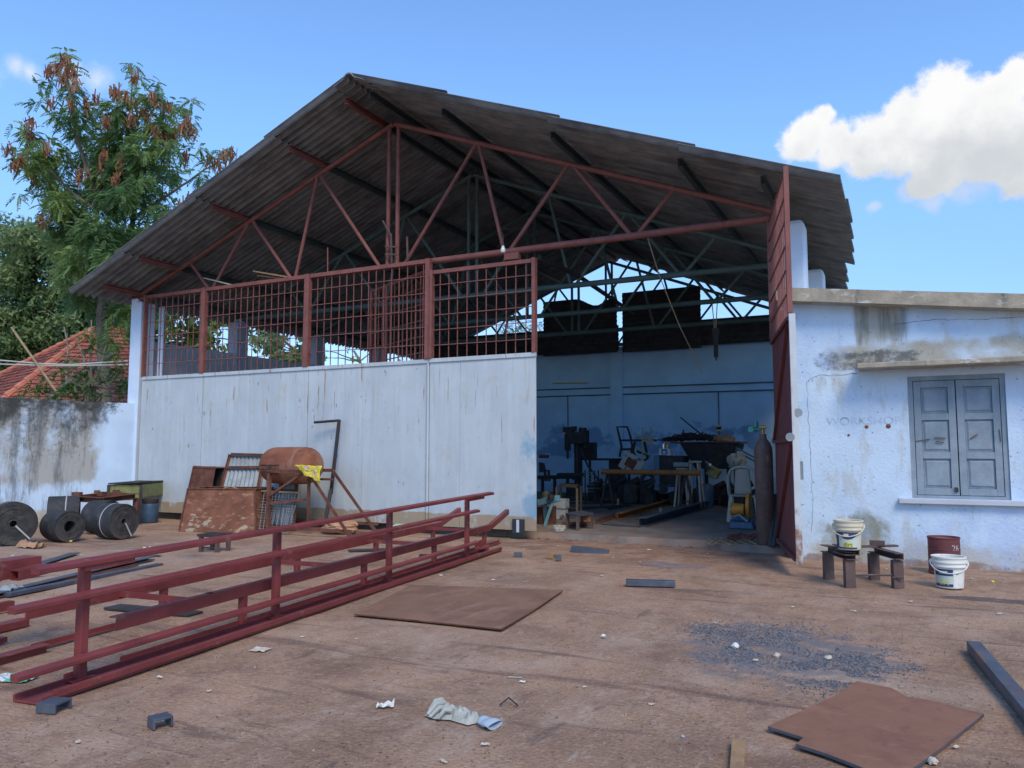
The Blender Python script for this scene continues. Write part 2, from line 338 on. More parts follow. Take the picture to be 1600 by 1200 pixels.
M['cylinder'] = mat('scuffed_brown_cylinder', (.115,.075,.064), .6, coords='pos', var=.2, vscale=6, bump=.15, layers=[L((.32,.28,.25),(9,9,5),.57,.7,.8,[(0,-1.93,-1.82)],m=.25,det=8), L((.05,.04,.04),7,.56,.68,.6)])
M['regulator'] = mat('green_valve', (.05,.26,.22), .4, metal=.3, var=.1)
M['brass'] = mat('brass', (.45,.30,.12), .4, metal=.8, var=.1)
M['plastic_chair'] = mat('beige_plastic', (.40,.38,.33), .55, var=.06, bump=.03, layers=[L((.25,.22,.18),6,.58,.7,.5)])
M['orange'] = mat('orange_paint', (.52,.21,.02), .5, var=.15, bump=.05, layers=[L((.2,.09,.03),8,.56,.7,.6)])
M['navy'] = mat('navy_paint', (.035,.075,.14), .5, var=.2, bump=.1, layers=[L((.16,.18,.2),9,.6,.7,.5)])
M['machine'] = mat('oily_machine', (.030,.030,.033), .55, metal=.3, var=.3, bump=.15, layers=[L((.09,.065,.05),6,.56,.7,.6)])
M['blue_plate'] = mat('blue_cabinet', (.09,.17,.26), .5, var=.12, bump=.1)
M['teal'] = mat('teal_vice', (.11,.24,.29), .5, var=.15, bump=.1)
M['cream'] = mat('cream_tube', (.42,.42,.30), .5, var=.1, bump=.05)
M['wood'] = mat('old_timber', (.33,.20,.10), .85, var=.2, vscale=(8 if False else 8), bump=.3, layers=[L((.16,.10,.06),(4,4,4),.54,.68,.6)])
M['bamboo'] = mat('dry_pole', (.30,.22,.12), .85, var=.2, vscale=8, bump=.2)
M['pipe_orange'] = mat('rusty_orange_pipe', (.34,.15,.05), .75, var=.2, vscale=5, bump=.15, layers=[L((.14,.07,.04),5,.56,.7,.7)])
M['whitegoods'] = mat('chipped_white', (.48,.48,.44), .6, var=.15, bump=.1, layers=[L((.10,.07,.05),5,.54,.6,.9)])
M['ivory'] = mat('ivory_plastic', (.60,.55,.40), .5, var=.05, bump=0)
M['conduit'] = mat('conduit', (.07,.10,.13), .6, var=.1, bump=0)
M['steel_can'] = mat('bright_tin', (.62,.60,.55), .25, metal=.9, var=.1, bump=.03)
M['glass'] = mat('frosted_bulb', (.75,.75,.70), .15, var=.03, bump=0, spec=.6)
M['hose_red'] = mat('red_hose', (.28,.045,.035), .6, var=.15, bump=0)
M['hose_tan'] = mat('tan_rope', (.42,.31,.17), .8, var=.15, bump=0)
M['tile'] = mat('clay_tile', (.40,.135,.095), .85, coords='pos', var=.25, vscale=6, bump=.25, layers=[L((.20,.075,.055),2.0,.48,.66,.7,det=8), L((.55,.22,.14),7,.60,.72,.5)], island=.35)
M['ridge_tile'] = mat('clay_ridge', (.47,.17,.10), .85, coords='pos', var=.2, vscale=4, bump=.2)
M['house_wall'] = mat('house_plaster', (.5,.46,.38), .9, var=.1)
M['bark'] = mat('grey_bark', (.16,.13,.10), .95, coords='pos', var=.25, vscale=5, bump=.5, bscale=20, layers=[L((.27,.24,.20),(3,3,1),.56,.7,.6)])
M['pale_bark'] = mat('pale_bark', (.23,.215,.165), .95, coords='pos', var=.25, vscale=5, bump=.4, bscale=20)
M['leaf_main'] = leafmat('feathery_leaf', (.08,.19,.09), (.33,.45,.14), .55, .45)
M['leaf_olive'] = leafmat('olive_leaf', (.12,.21,.075), (.30,.38,.16), .45, .45)
M['leaf_dark'] = leafmat('dark_leaf', (.07,.16,.075), (.20,.31,.13), .4, .4)
M['leaf_bright'] = leafmat('bright_leaf', (.06,.15,.04), (.18,.28,.07), .4)
M['pod'] = leafmat('dry_pod', (.16,.060,.030), (.34,.17,.085), 1.5, .2)
M['wire'] = mat('pale_cable', (.50,.48,.42), .6, var=.05, bump=0)
M['darkwire'] = mat('dark_cable', (.05,.05,.05), .6, var=.05, bump=0)
M['faint_paint'] = mat('faded_lettering', (.43,.55,.67), .9, coords='pos', var=.1, bump=0, layers=[L((.50,.62,.78),9,.50,.58,1.0), L((.17,.26,.28),(7,7,3),.54,.64,.8)])
M['crack'] = mat('plaster_crack', (.09,.085,.08), .95, var=.1, bump=0)
M['white_paint'] = mat('drum_stencil', (.6,.55,.55), .8, var=.1, bump=0, layers=[L((.145,.042,.045),60,.5,.55,.9)])
SKY_S, CLOUD_S, SUN_S, EXPO = .105, .38, 1.0, 1.30
# ================================================================== SETTING
UL, UR, UM, W12 = -15.95, -1.65, -8.8, 12.7
def fb(x, y, z=0, o=4): return mn.fractal(Vector((x, y, z)), 1.0, 2.0, o)
def ground_z(x, y):
    d = math.hypot(x, y+8)
    if d > 30: return 0.0
    return .012*fb(x*.9, y*.9) * (1 if d < 22 else (30-d)/8) - .006
mb = MB()
xs = [-400,-120,-60,-34] + [-24+.24*i for i in range(int(34/.24)+1)] + [14,30,60,120,400]
ys = [-400,-120,-60,-30] + [-13+.24*i for i in range(int(14/.24)+1)] + [6,12,16,30,60,120,400]
nx, ny = len(xs), len(ys)
mb.add([(x, y, ground_z(x, y)) for y in ys for x in xs], [(j*nx+i, j*nx+i+1, (j+1)*nx+i+1, (j+1)*nx+i) for j in range(ny-1) for i in range(nx-1)])
mb.build('ground', M['ground'], smooth=True, kind='structure')
# concrete workshop floor with a ragged worn front edge
mb = MB(); n = 90; front = []
for i in range(n+1):
    x = UL+.15 + (UR-UL-.1)*i/n
    front.append((x, .14 + .10*fb(x*1.3, 3.1) + .05*fb(x*5, 1.7) - (.25 if x > -2.6 else 0)))
top = [(x, y, .1 - .015*abs(fb(x*4, 9))) for x, y in front]; fwd = [(x, y-.10-.05*abs(fb(x*6, 4)), -.03) for x, y in front]
back = [(x, 12.6, .1) for x, _ in front]; mid = [(x, .6, .1) for x, _ in front]
k = n+1; mb.add(fwd+top+mid+back, [(r*k+i, r*k+i+1, (r+1)*k+i+1, (r+1)*k+i) for r in range(3) for i in range(n)])
mb.build('workshop_floor', M['floor'], kind='structure')

# ================================================================== WORKSHOP SHED
shed = thing('workshop_shed', 'big open steel workshop shed under a dark corrugated gable roof', 'shed', (UM, 6.4, 0))
RZ = 8.28
def roofz(du, side): return RZ - (.415 if side < 0 else .388)*du
def roof_slope(side, ext):
    mb = MB(); pitch = .178; ns = 8; rows = 4; shw = 6*pitch; nsh = 14
    lim = [.05, 1.95, 4.05, 6.15, ext]
    for r in range(rows):
        for q in range(nsh):
            jit = rng.uniform(-.04, .04); lift = .030*((rows-r))-.04 + rng.uniform(0, .008); tl = rng.uniform(-.006, .006)
            a = lim[r] - (.0 if r == 0 else .12); y0 = -1.42 + q*shw*1.0
            b = lim[r+1] + .10 + jit + (rng.uniform(-.06, .06) - (.055*(y0+1.4) if side > 0 else 0) if r == rows-1 else 0)
            if r == rows-1: y0 += 0
            cols = 6*ns; base = len(mb.v); vs = []
            for e in (0, 1):
                d = a if e == 0 else b
                for th in (0, 1):
                    for i in range(cols+1):
                        y = y0 + shw*1.03*i/cols
                        z = roofz(d, side) + .046*math.cos(2*PI*(y+1.42)/pitch) + lift - (.004 if e == 0 else -.010) + tl*e + th*.008
                        vs.append((UM + side*d, y, z))
            kk = cols+1; fs = []
            for i in range(cols):
                fs += [(i, i+1, 2*kk+i+1, 2*kk+i), (kk+i+1, kk+i, 3*kk+i, 3*kk+i+1), (i+1, i, kk+i, kk+i+1), (2*kk+i, 2*kk+i+1, 3*kk+i+1, 3*kk+i)]
            fs += [(0, 2*kk, 3*kk, kk), (cols, kk+cols, 3*kk+cols, 2*kk+cols)]
            mb.add(vs, fs)
    return mb
roof_slope(-1, 7.72).build('roof_slope', M['roof'], shed, smooth=True, angle=50, fix=False)
roof_slope(1, 8.15).build('roof_slope', M['roof'], shed, smooth=True, angle=50, fix=False)
mb = MB()
for y0 in np.arange(-1.46, 12.9, 1.1):
    pr = [(-.32,-.13),(-.12,-.035),(-.06,.035),(0,.055),(.06,.035),(.12,-.035),(.32,-.12),(.32,-.105),(.12,-.015),(.06,.06),(0,.08),(-.06,.06),(-.12,-.015),(-.32,-.115)]
    dz = rng.uniform(-.01, .015)
    mb.extrude([(a, b) for a, b in pr], (UM, y0, RZ+.03+dz), (UM, y0+1.14, RZ+.05+dz), m=0)
mb.build('ridge_cap', M['roof'], shed)
# purlins: C sections along the shed, red where they stick out in front at left
for side in (-1, 1):
    for du in (.28, 1.75, 3.85, 5.95, 7.15):
        mb = MB(); z = roofz(du, side) - .125; x = UM + side*du; y0 = -1.0 if du > .5 else -1.15
        c = -side
        pr = [(-.035,-.06),(.035,-.06),(.035,-.05),(-.025,-.05),(-.025,.06),(.035,.06),(.035,.07),(-.035,.07)]
        mb.extrude(pr, (x, y0, z), (x, .12, z), m=0); mb.extrude(pr, (x, .12, z), (x, 12.75, z), m=1)
        mb.build('purlin', [M['gate_red'] if side < 0 else M['purlin_dark'], M['purlin_dark']], shed)  # right front ends: shade seen from below is put in as dark colour
# trusses
def make_truss(y, m, zc=5.10):
    tz = lambda du: 7.98 - .385*du
    mb = MB()
    mb.tube((UL-.3, y, zc), (UR+.1, y, zc), .062, 10)
    for s in (-1, 1): mb.tube((UM+s*.02, y, tz(0)), (UM+s*7.35, y, tz(7.35)-.03), .05, 10)
    t = mb.build('truss', m, shed, smooth=True)
    webs = []
    for s in (-1, 1):
        webs += [((s*.11, tz(.11)), (s*.11, zc), .043)]
        webs += [((s*1.88, tz(1.88)), (s*.28, zc), .036), ((s*1.92, tz(1.9)), (s*2.46, zc), .036),
                 ((s*3.74, tz(3.74)), (s*2.56, zc), .036), ((s*3.80, tz(3.8)), (s*4.86, zc), .036), ((s*5.62, tz(5.6)), (s*4.95, zc), .036)]
    for a, b, r in webs:
        w = MB(); w.tube((UM+a[0], y, a[1]), (UM+b[0], y, b[1]), r, 8); w.build('web_strut', m, t, smooth=True)
    return t
make_truss(0, M['gate_red'])
tg = make_truss(3.2, M['truss_green'])
for i in (1, 2, 3):
    dup(tg, loc=Vector((0, 3.2*i - (.1 if i == 3 else 0), 0)), parent=shed)
# columns
for i, y in enumerate((0, 3.2, 6.4, 9.6, 12.7)):
    mb = MB(); mb.box((UL-.09 if i == 0 else UL-.2, y+.12 if i == 0 else y, 2.5), (.36, .4, 5.0)); mb.box((UL-.15, y, 5.04), (.2, .2, .1))
    mb.build('column', M['column_paint'] if i == 0 else M['column_grey'], shed, bevel=.02)
    mb = MB()
    if i < 4:
        pr = [(-.17,-.2),(.17,-.2),(.17,.2),(-.17,.2)]
        mb.add([(UR+.28+a, y+.06+b, 0) for a, b in pr]+[(UR+.28+a, y+.06+b, 4.93 if i == 0 else 4.85) for a, b in pr]+[(UR+.28+a*.72, y+.06+b*.8, 5.0 if i == 0 else 4.92) for a, b in pr],
               [(3,2,1,0)]+[(i0+j, i0+(j+1) % 4, i0+4+(j+1) % 4, i0+4+j) for i0 in (0,4) for j in range(4)]+[(8,9,10,11)])
        mb.build('column', M['column_paint'], shed, bevel=.03)
# walls
mb = MB(); mb.span((UL-.27, .32, 0), (UL-.07, 12.6, 4.12)); mb.build('side_wall', M['side_wall'], shed)
mb = MB(); mb.span((UR+.13, .3, 0), (UR+.33, 12.6, 4.0)); mb.build('side_wall', M['inner_wall'], shed)
mb = MB(); mb.span((UL-.1, 12.6, 0), (UR+.33, 12.85, 5.02)); bw = mb.build('back_wall', M['inner_wall'], shed)
for x in (V(965, 640, 12.6).x, V(965, 640, 12.6).x-4.6):
    mb = MB(); mb.span((x-.21, 12.48, .1), (x+.21, 12.6, 5.0)); mb.build('pilaster', M['inner_wall'], bw)
# corrugated cladding hung on the back gable
def hsheet(name, poly_fn, x0, x1, z0, z1, y, sag=0):
    mb = MB(); nz = int((z1-z0)/.02); nxx = 16
    def fn(a, b):
        x = x0+(x1-x0)*a; z = z0+(z1-z0)*b
        z -= sag*b*max(0, math.sin(PI*min(1, max(0, (a-.45)/.55))))**2 if sag else 0
        return (x, y + .022*math.cos(2*PI*z/.15) + .01*fb(x*2, z), z)
    mb.grid(fn, nxx, nz); o = mb.build(name, M['hung_sheet'], shed, smooth=True, fix=False)
    s = o.modifiers.new('thick', 'SOLIDIFY'); s.thickness = .008
    return o
x1 = V(852, 500, 12.5); xs1 = V(967, 460, 12.5).x; xs2 = V(973, 460, 12.5).x; xs3 = V(1096, 450, 12.5).x
hsheet('cladding_strip', None, UL, xs1, 4.86, 5.72, 12.42); hsheet('cladding_strip', None, xs2, UR, 4.86, 5.70, 12.42)
hsheet('cladding_sheet', None, x1.x, xs1-.02, 4.80, 6.72, 12.33, sag=.28); hsheet('cladding_sheet', None, xs2+.03, xs3, 4.78, 6.78, 12.33)
# timber and pipe laid over the truss chords, wall conduits
mb = MB(); mb.path([V(842, 402, .3), V(905, 432, 3.2), V(990, 490, 8)], .05, 6); mb.build('roof_pole', M['dark'], shed)
mb = MB()
for z in (3.42, 3.66): mb.tube((x1.x-5, 12.55, z), (UR, 12.55, z-.05), .022, 6)
for px in (887, 1122):
    p = V(px, 600, 12.56); mb.tube((p.x, 12.56, 3.4), (p.x, 12.56, 1.95), .016, 6)
mb.build('wall_conduit', M['conduit'], shed)
mb = MB(); p, q = V(864, 598, 12.5), V(918, 598, 12.5); mb.tube(p, q, .03, 8); mb.build('tube_light', M['ivory'], shed)
for a, b, c, d in ((880, 669, 895, 678), (1119, 664, 1128, 674)):
    mb = MB(); p, q = V(a, b, 12.56), V(c, d, 12.56); mb.span((p.x, 12.5, q.z), (q.x, 12.6, p.z)); sb = mb.build('switch_box', M['ivory'], shed)
    k = MB()
    for t in (.25, .5, .75): x = p.x+(q.x-p.x)*t; k.span((x-.03, 12.48, q.z+.06), (x+.03, 12.5, p.z-.06))
    k.build('switch', M['machine'], sb)
mb = MB(); mb.tube((UL+.12, .45, 2.9), (UL+.12, .45, 4.95), .055, 10); mb.tube((UL+.25, .4, 3.2), (UL+.25, .4, 4.95), .035, 8); mb.build('drain_pipe', M['column_paint'], shed, smooth=True)
# planks laid on the front chord
for (a, b, w) in (((470, 432), (640, 445), .16), ((310, 434), (360, 444), .1)): pass
mb = MB(); mb.bar(V(402, 425, .1), V(455, 434, -.1), .22, .03); mb.bar(V(405, 431, .15), V(452, 437, -.05), .12, .03); mb.build('loose_plank', M['wood'], shed)
mb = MB(); mb.bar(V(318, 434, .1), V(362, 445, -.1), .10, .025); mb.build('loose_plank', M['cream'], shed)
mb = MB(); mb.tube(V(512, 387, .05), V(512, 428, .05), .014, 6); mb.build('upright_rod', M['gate_red'], shed)
mb = MB(); mb.tube(V(636, 370, -.1), V(637, 408, -.1), .022, 6); mb.tube(V(598, 345, -.1), V(611, 368, -.1), .02, 6); mb.tube(V(611, 365, -.1), V(612, 412, -.1), .022, 6)
for y in (385, 397): mb.bar(V(602, y, -.1), V(620, y+1, -.1), .03, .03)
mb.build('bracket', M['old_steel'], shed)
mb = MB(); mb.bar(V(790, 402, -.02), V(812, 400, -.02), .12, .12); mb.build('roller_block', M['gate_red'], shed)
# bulb on its flex, hanging lead, rope with hook
bl = thing('hanging_bulb', 'bare white light bulb hanging below the red front truss', 'light bulb', V(786, 398, -.25))
c = V(786, 388, -.25)
mb = MB(); mb.lathe([(0,-.085),(.035,-.075),(.048,-.045),(.042,-.01),(.022,.03),(.018,.05)], 14, Matrix.Translation(c)); mb.build('glass', M['glass'], bl, smooth=True)
mb = MB(); mb.tube(c+Vector((0,0,.045)), c+Vector((0,0,.10)), .02, 8); mb.path([c+Vector((0,0,.1)), V(787, 368, -.2), V(782, 358, -.05), V(790, 357, -.05)], .006, 5); mb.build('flex', M['darkwire'], bl)
mb = MB(); mb.path([V(790, 357, -.05), V(830, 370, .6), V(868, 379, 1.6), V(900, 383, 3.1)], .008, 5)
one(mb, 'lamp_cable', M['darkwire'], 'thin dark cable running from the bulb back into the roof', 'cable')
mb = MB(); mb.path([V(1012, 372, .05), V(1030, 430, .6), V(1062, 510, 1.4), V(1098, 583, 2.2)], .008, 5)
one(mb, 'slack_cable', M['hose_tan'], 'long thin slack cord hanging from the red chord into the open doorway', 'cord')
hk = thing('hoist_rope', 'looped rope with a dark hook block hanging from the green truss at the back', 'hoist', V(1118, 560, 6.4))
mb = MB(); mb.tube(V(1112, 468, 6.4), V(1117, 520, 6.4), .012, 5); mb.tube(V(1121, 468, 6.4), V(1118, 520, 6.4), .012, 5); mb.build('rope', M['hose_tan'], hk)
p = V(1118, 522, 6.4); q = V(1119, 558, 6.4)
mb = MB(); mb.bar(p, q, .10, .06); mb.box(p+Vector((0,0,.06)), (.16,.08,.16)); mb.tube(q, q+Vector((0,0,-.08)), .02, 6); mb.build('hook_block', M['dark'], hk)

# ================================================================== GATE LEAVES
GV = -.16
ZP = 3.17
def gate_leaf(label, u0, u1, ztop, v, seams, posts, nhor, red=M['gate_red'], panel=M['panel'], pitch=.172):
    t = thing('gate_leaf', label, 'gate', ((u0+u1)/2, v, 0), 0, 'gate leaves across the shed front')
    mb = MB(); xs = [u0]+seams+[u1]
    for a, b in zip(xs[:-1], xs[1:]):                        # sheet between ribs, each pressed very slightly
        mb.grid(lambda s, r: (a+.0025+(b-a-.005)*s, v + .004*fb((a+(b-a)*s)*.9, r*2.0) + .002*fb((a+(b-a)*s)*4, r*7), .15+(ZP-.15)*r), 10, 20)
    o = mb.build('sheet_panel', panel, t, fix=False); s = o.modifiers.new('t', 'SOLIDIFY'); s.thickness = .02; s.offset = 0
    mb = MB(); mb.span((u0, v-.035, ZP-.04), (u1, v+.03, ZP+.035)); mb.build('middle_rail', panel, t, bevel=.006)
    mb = MB()
    for x in seams: mb.span((x-.03, v+.012, .15), (x+.03, v+.03, ZP-.042))
    if seams: mb.build('seam_backing', panel, t)
    mb = MB(); mb.span((u0, v-.03, ztop-.07), (u1, v+.03, ztop)); mb.build('top_rail', red, t)
    for x, w in posts:
        mb = MB(); mb.span((x-w/2, v-.055, ZP+.036), (x+w/2, v+.045, ztop+.01))
        if w > .1: 
            pass
        mb.build('post', red, t)
        if .09 < w < .11:
            mb = MB(); mb.tube((x+.03, v-.03, .16), (x+.03, v-.03, ZP-.043), .03, 10); mb.build('stile', panel, t, smooth=True)
    mb = MB(); nb = max(2, int((u1-u0)/pitch))
    for k in range(1, nb): x = u0+(u1-u0)*k/nb + rng.uniform(-.012, .012); mb.bar((x, v, ZP+.03), (x+rng.uniform(-.012,.012), v, ztop-.05), .014, .014)
    for k in range(1, nhor): z = ZP + (ztop-ZP)*k/nhor; mb.bar((u0, v-.014, z), (u1, v-.014, z+rng.uniform(-.01,.01)), .012, .014)
    mb.build('grille', red, t)
    return t
gate_leaf('far left gate leaf, narrow, beside the white corner pillar', -15.62, -13.66, 5.10, GV, [-14.65], [(-15.59, .05), (-13.70, .12)], 6)
gate_leaf('second gate leaf from the left, behind the rusty box and corrugated scrap', -13.65, -10.70, 5.10, GV, [-12.26], [(-10.76, .12)], 6)
gate_leaf('third gate leaf, rust-streaked, behind the tank stand', -10.69, -7.79, 5.10, GV, [-9.33], [(-7.85, .10)], 6)
lf = gate_leaf('last closed gate leaf with blue smears, at the edge of the open doorway', -7.77, -5.61, 4.86, GV-.05, [-7.12], [(-7.74, .05), (-5.64, .065)], 6, pitch=.19)
p = V(810, 828, GV-.08)
mb = MB(); mb.span((p.x-.11, GV-.1, .1), (p.x+.11, GV-.062, .34)); mb.build('wheel_slot', M['wood_line'], lf)
mb = MB(); mb.span((p.x-.025, GV-.112, .12), (p.x+.025, GV-.1005, .33)); mb.build('wheel_bracket', M['side_wall'], lf)
# inner leaf folded behind the third
t = thing('gate_leaf', 'inner gate leaf with narrow grille, folded back behind the closed ones', 'gate', (-8.1, .25, 0), 0, 'gate leaves across the shed front')
a, b = Vector((-8.05, .2, 0)), Vector((-10.3, 1.35, 0)); d = (b-a)
mb = MB(); mb.bar(a+Vector((0,0,1.6)), b+Vector((0,0,1.6)), .03, 2.9); mb.build('sheet_panel', M['leaf_red'], t)
mb = MB()
for k in range(15): p = a+d*k/14; mb.bar(p+Vector((0,0,3.06)), p+Vector((0,0,5.0)), .05 if k in (0, 14, 10) else .02, .05 if k in (0, 14, 10) else .02)
for k in range(7): z = 3.1+1.9*k/6; mb.bar(a+Vector((0,0,z)), b+Vector((0,0,z)), .02, .06 if k == 6 else .02)
mb.build('grille', M['gate_red'], t)
# right leaf, swung wide open
hg = Vector((-1.72, -.02, 0)); fe = Vector((-1.165, -2.36, 0)); dd = (fe-hg).normalized(); nn = Vector((dd.y, -dd.x, 0))    # nn: outer face
if nn.x < 0: nn = -nn
t = thing('gate_leaf', 'open gate leaf swung out edge-on beside the doorway, red inner side', 'gate', hg, 0, 'gate leaves across the shed front')
Lw = (fe-hg).length; q = lambda s, z, o=0: hg + dd*s + nn*o + Vector((0,0,z))
mb = MB()
mb.bar(q(.03, 1.66, .0), q(Lw-.05, 1.66, .0), .012, 2.98); mb.build('sheet_panel', M['leaf_red'], t)
mb = MB(); mb.bar(q(.03, 1.66, .013), q(Lw-.05, 1.66, .013), .008, 2.98); mb.build('outer_sheet', M['panel'], t)
for s, nm, mt in ((.03, 'hinge_post', M['gate_red']), (Lw-.03, 'meeting_stile', M['gate_red'])):
    mb = MB(); mb.bar(q(s, 3.2, -.01), q(s, 5.06, -.01), .06, .07, up=tuple(dd)); mb.build(nm, mt, t)
mb = MB(); mb.bar(q(Lw-.02, .14, .01), q(Lw-.02, 3.19, .01), .075, .05, up=tuple(dd)); mb.build('lower_stile', mat('stile_paint', (.52,.56,.57), .6, coords='pos', var=.06, bump=.08, layers=[L((.25,.11,.06),(7,7,4),.36,.52,.9,[(2,.95,.75)],m=.4), L((.28,.2,.13),(9,9,2),.6,.7,.6)]), t)
mb = MB()
for z0, z1 in ((.2, 1.6), (1.68, 3.1)): mb.angle(q(.1, z0, -.03), q(Lw-.15, z1, -.03), .04, .04, .006)
for z in (.2, 1.64, 3.14): mb.bar(q(.06, z, -.03), q(Lw-.06, z, -.03), .04, .05)
mb.build('brace', M['leaf_red'], t)
mb = MB(); nb = 12
for k in range(1, nb): mb.bar(q(Lw*k/nb, 3.15), q(Lw*k/nb, 5.04), .018, .018)
for k in range(1, 7): z = 3.17+1.86*k/6; mb.bar(q(.03, z, -.014), q(Lw-.03, z, -.014), .018, .022)
mb.build('grille', M['gate_red'], t)
for (px, py) in ((1226, 645), (1219, 683)):
    sgn = 1 if px > 1222 else -1; p = q(Lw-.02, onplane(px, py, 1, -2.36).z, .05*sgn)
    mb = MB(); mb.tube(p+Vector((0,-.035,0)), p+Vector((0,-.02,0)), .052, 16); mb.build('lock_plate', M['zinc'], t)
mb = MB(); p = q(Lw-.05, onplane(1234, 735, 1, -2.36).z, .06); mb.box(p, (.05,.10,.22)); mb.build('latch_box', M['zinc'], t)

# ================================================================== WHITE BUILDING (right)
RV = -.65; BX0 = -1.47
bd = thing('white_building', 'low stained white masonry building with flat concrete roof at the right', 'building', (2.3, 2.5, 0))
wx0, wx1, wz0, wz1 = .09, 1.21, .88, 2.50
mb = MB()
mb.span((BX0, RV, -.05), (wx0, RV+.25, 3.62)); mb.span((wx1, RV, -.05), (6.5, RV+.25, 3.3)); mb.span((wx0, RV, -.05), (wx1, RV+.25, wz0)); mb.span((wx0, RV, wz1), (wx1, RV+.25, 3.45))
mb.span((BX0, RV+.25, -.05), (BX0+.2, 6.0, 3.55)); mb.span((6.3, RV+.25, -.05), (6.5, 6.0, 3.0)); mb.span((BX0+.2, 5.8, -.05), (6.3, 6.0, 3.0))
mb.build('wall', M['white_wall'], bd)
# sloping flat roof slab with overhang
z0 = lambda x: 3.63 - .122*(x-BX0)
mb = MB(); pts = []
nseg = 60
def slab(s, r):
    return None
xsl = [BX0-.06 + 8.3*i/nseg for i in range(nseg+1)]
prof = []
for x in xsl:
    e = .008*fb(x*3, 0)+.006*fb(x*11, 2)
    prof.append([(x, RV-.28+e, z0(x)), (x, RV-.28+e, z0(x)+.185+.5*e), (x, 6.2, z0(x)+.185), (x, 6.2, z0(x))])
vs = [p for r in prof for p in r]; fs = []
for i in range(nseg):
    for j in range(4): fs.append((i*4+j, i*4+(j+1) % 4, (i+1)*4+(j+1) % 4, (i+1)*4+j))
fs += [(0,1,2,3), tuple(nseg*4+j for j in (3,2,1,0))]
mb.add(vs, fs); mb.build('roof_slab', M['slab'], bd)
mb = MB(); mb.add([(-.50,RV,2.71),(2.6,RV,2.71),(2.6,RV-.42,2.67),(-.50,RV-.42,2.67),(-.50,RV,2.60),(2.6,RV,2.60),(2.6,RV-.42,2.60),(-.50,RV-.42,2.60)],
    [(0,1,2,3),(7,6,5,4),(3,2,6,7),(0,3,7,4),(1,0,4,5),(2,1,5,6)]); mb.build('sunshade', M['slab'], bd, bevel=.01)
mb = MB(); mb.span((wx0-.16, RV-.09, .81), (1.75, RV+.02, .878)); mb.build('sill', M['side_wall'], bd, bevel=.008)
fr = MB(); fr.span((wx0, RV+.02, wz0+.002), (wx0+.06, RV+.12, wz1)); fr.span((wx1-.06, RV+.02, wz0+.002), (wx1, RV+.12, wz1)); fr.span((wx0+.06, RV+.02, wz1-.06), (wx1-.06, RV+.12, wz1)); fr.span((wx0+.06, RV+.02, wz0+.002), (wx1-.06, RV+.12, wz0+.04))
win = fr.build('window', M['shutter'], bd)
mb = MB(); mb.span((wx0+.06, RV+.095, wz0+.04), (wx1-.06, RV+.115, wz1-.06)); mb.build('backing', M['wood_line'], win)
mid = (wx0+wx1)/2
for a, b in ((wx0+.066, mid-.006), (mid+.006, wx1-.066)):
    mb = MB(); st = .085; zs = [wz0+.045, wz0+.045+.52, wz0+.045+1.03, wz1-.066]
    mb.span((a, RV+.03, zs[0]), (a+st, RV+.07, zs[3])); mb.span((b-st, RV+.03, zs[0]), (b, RV+.07, zs[3]))
    for k, z in enumerate(zs):
        if k == 0: lo, hi = z, z+.09
        elif k == 3: lo, hi = z-.09, z
        else: lo, hi = z-.045, z+.045
        mb.span((a+st, RV+.031, lo), (b-st, RV+.069, hi))
    sh = mb.build('shutter', M['shutter'], win, bevel=.004)
    for k in range(3):
        lo = zs[k]+(.09 if k == 0 else .045)+.004; hi = zs[k+1]-(.09 if k == 2 else .045)-.004
        pm = MB(); xa, xb = a+st+.004, b-st-.004
        pm.span((xa, RV+.058, lo), (xb, RV+.066, hi))
        i = .035; vs = [(xa+.012,RV+.058,lo+.012),(xb-.012,RV+.058,lo+.012),(xb-.012,RV+.058,hi-.012),(xa+.012,RV+.058,hi-.012),(xa+i,RV+.044,lo+i),(xb-i,RV+.044,lo+i),(xb-i,RV+.044,hi-i),(xa+i,RV+.044,hi-i)]
        pm.add(vs, [(4,5,6,7),(0,1,5,4),(1,2,6,5),(2,3,7,6),(3,0,4,7)]); pm.build('shutter_panel', M['shutter'], sh)
mb = MB(); mb.bar((mid-.06, RV+.02, 1.0), (mid-.02, RV+.02, 1.0), .02, .06); mb.build('hasp', M['dark'], win)
for q_ in (((wx0+.02,1.62),(wx0+.24,1.66)), ((wx0+.02,1.66),(wx0+.05,1.52)), ((wx0+.29,1.68),(wx0+.42,1.67)), ((wx0+.31,1.63),(wx0+.40,1.61)), ((wx1-.42,1.66),(wx1-.33,1.72)), ((wx1-.09,1.78),(wx1-.08,1.62))):
    mb = MB(); mb.bar((q_[0][0], RV+.026, q_[0][1]), (q_[1][0], RV+.026, q_[1][1]), .006, .012); mb.build('rust_streak', M['rust'], win)
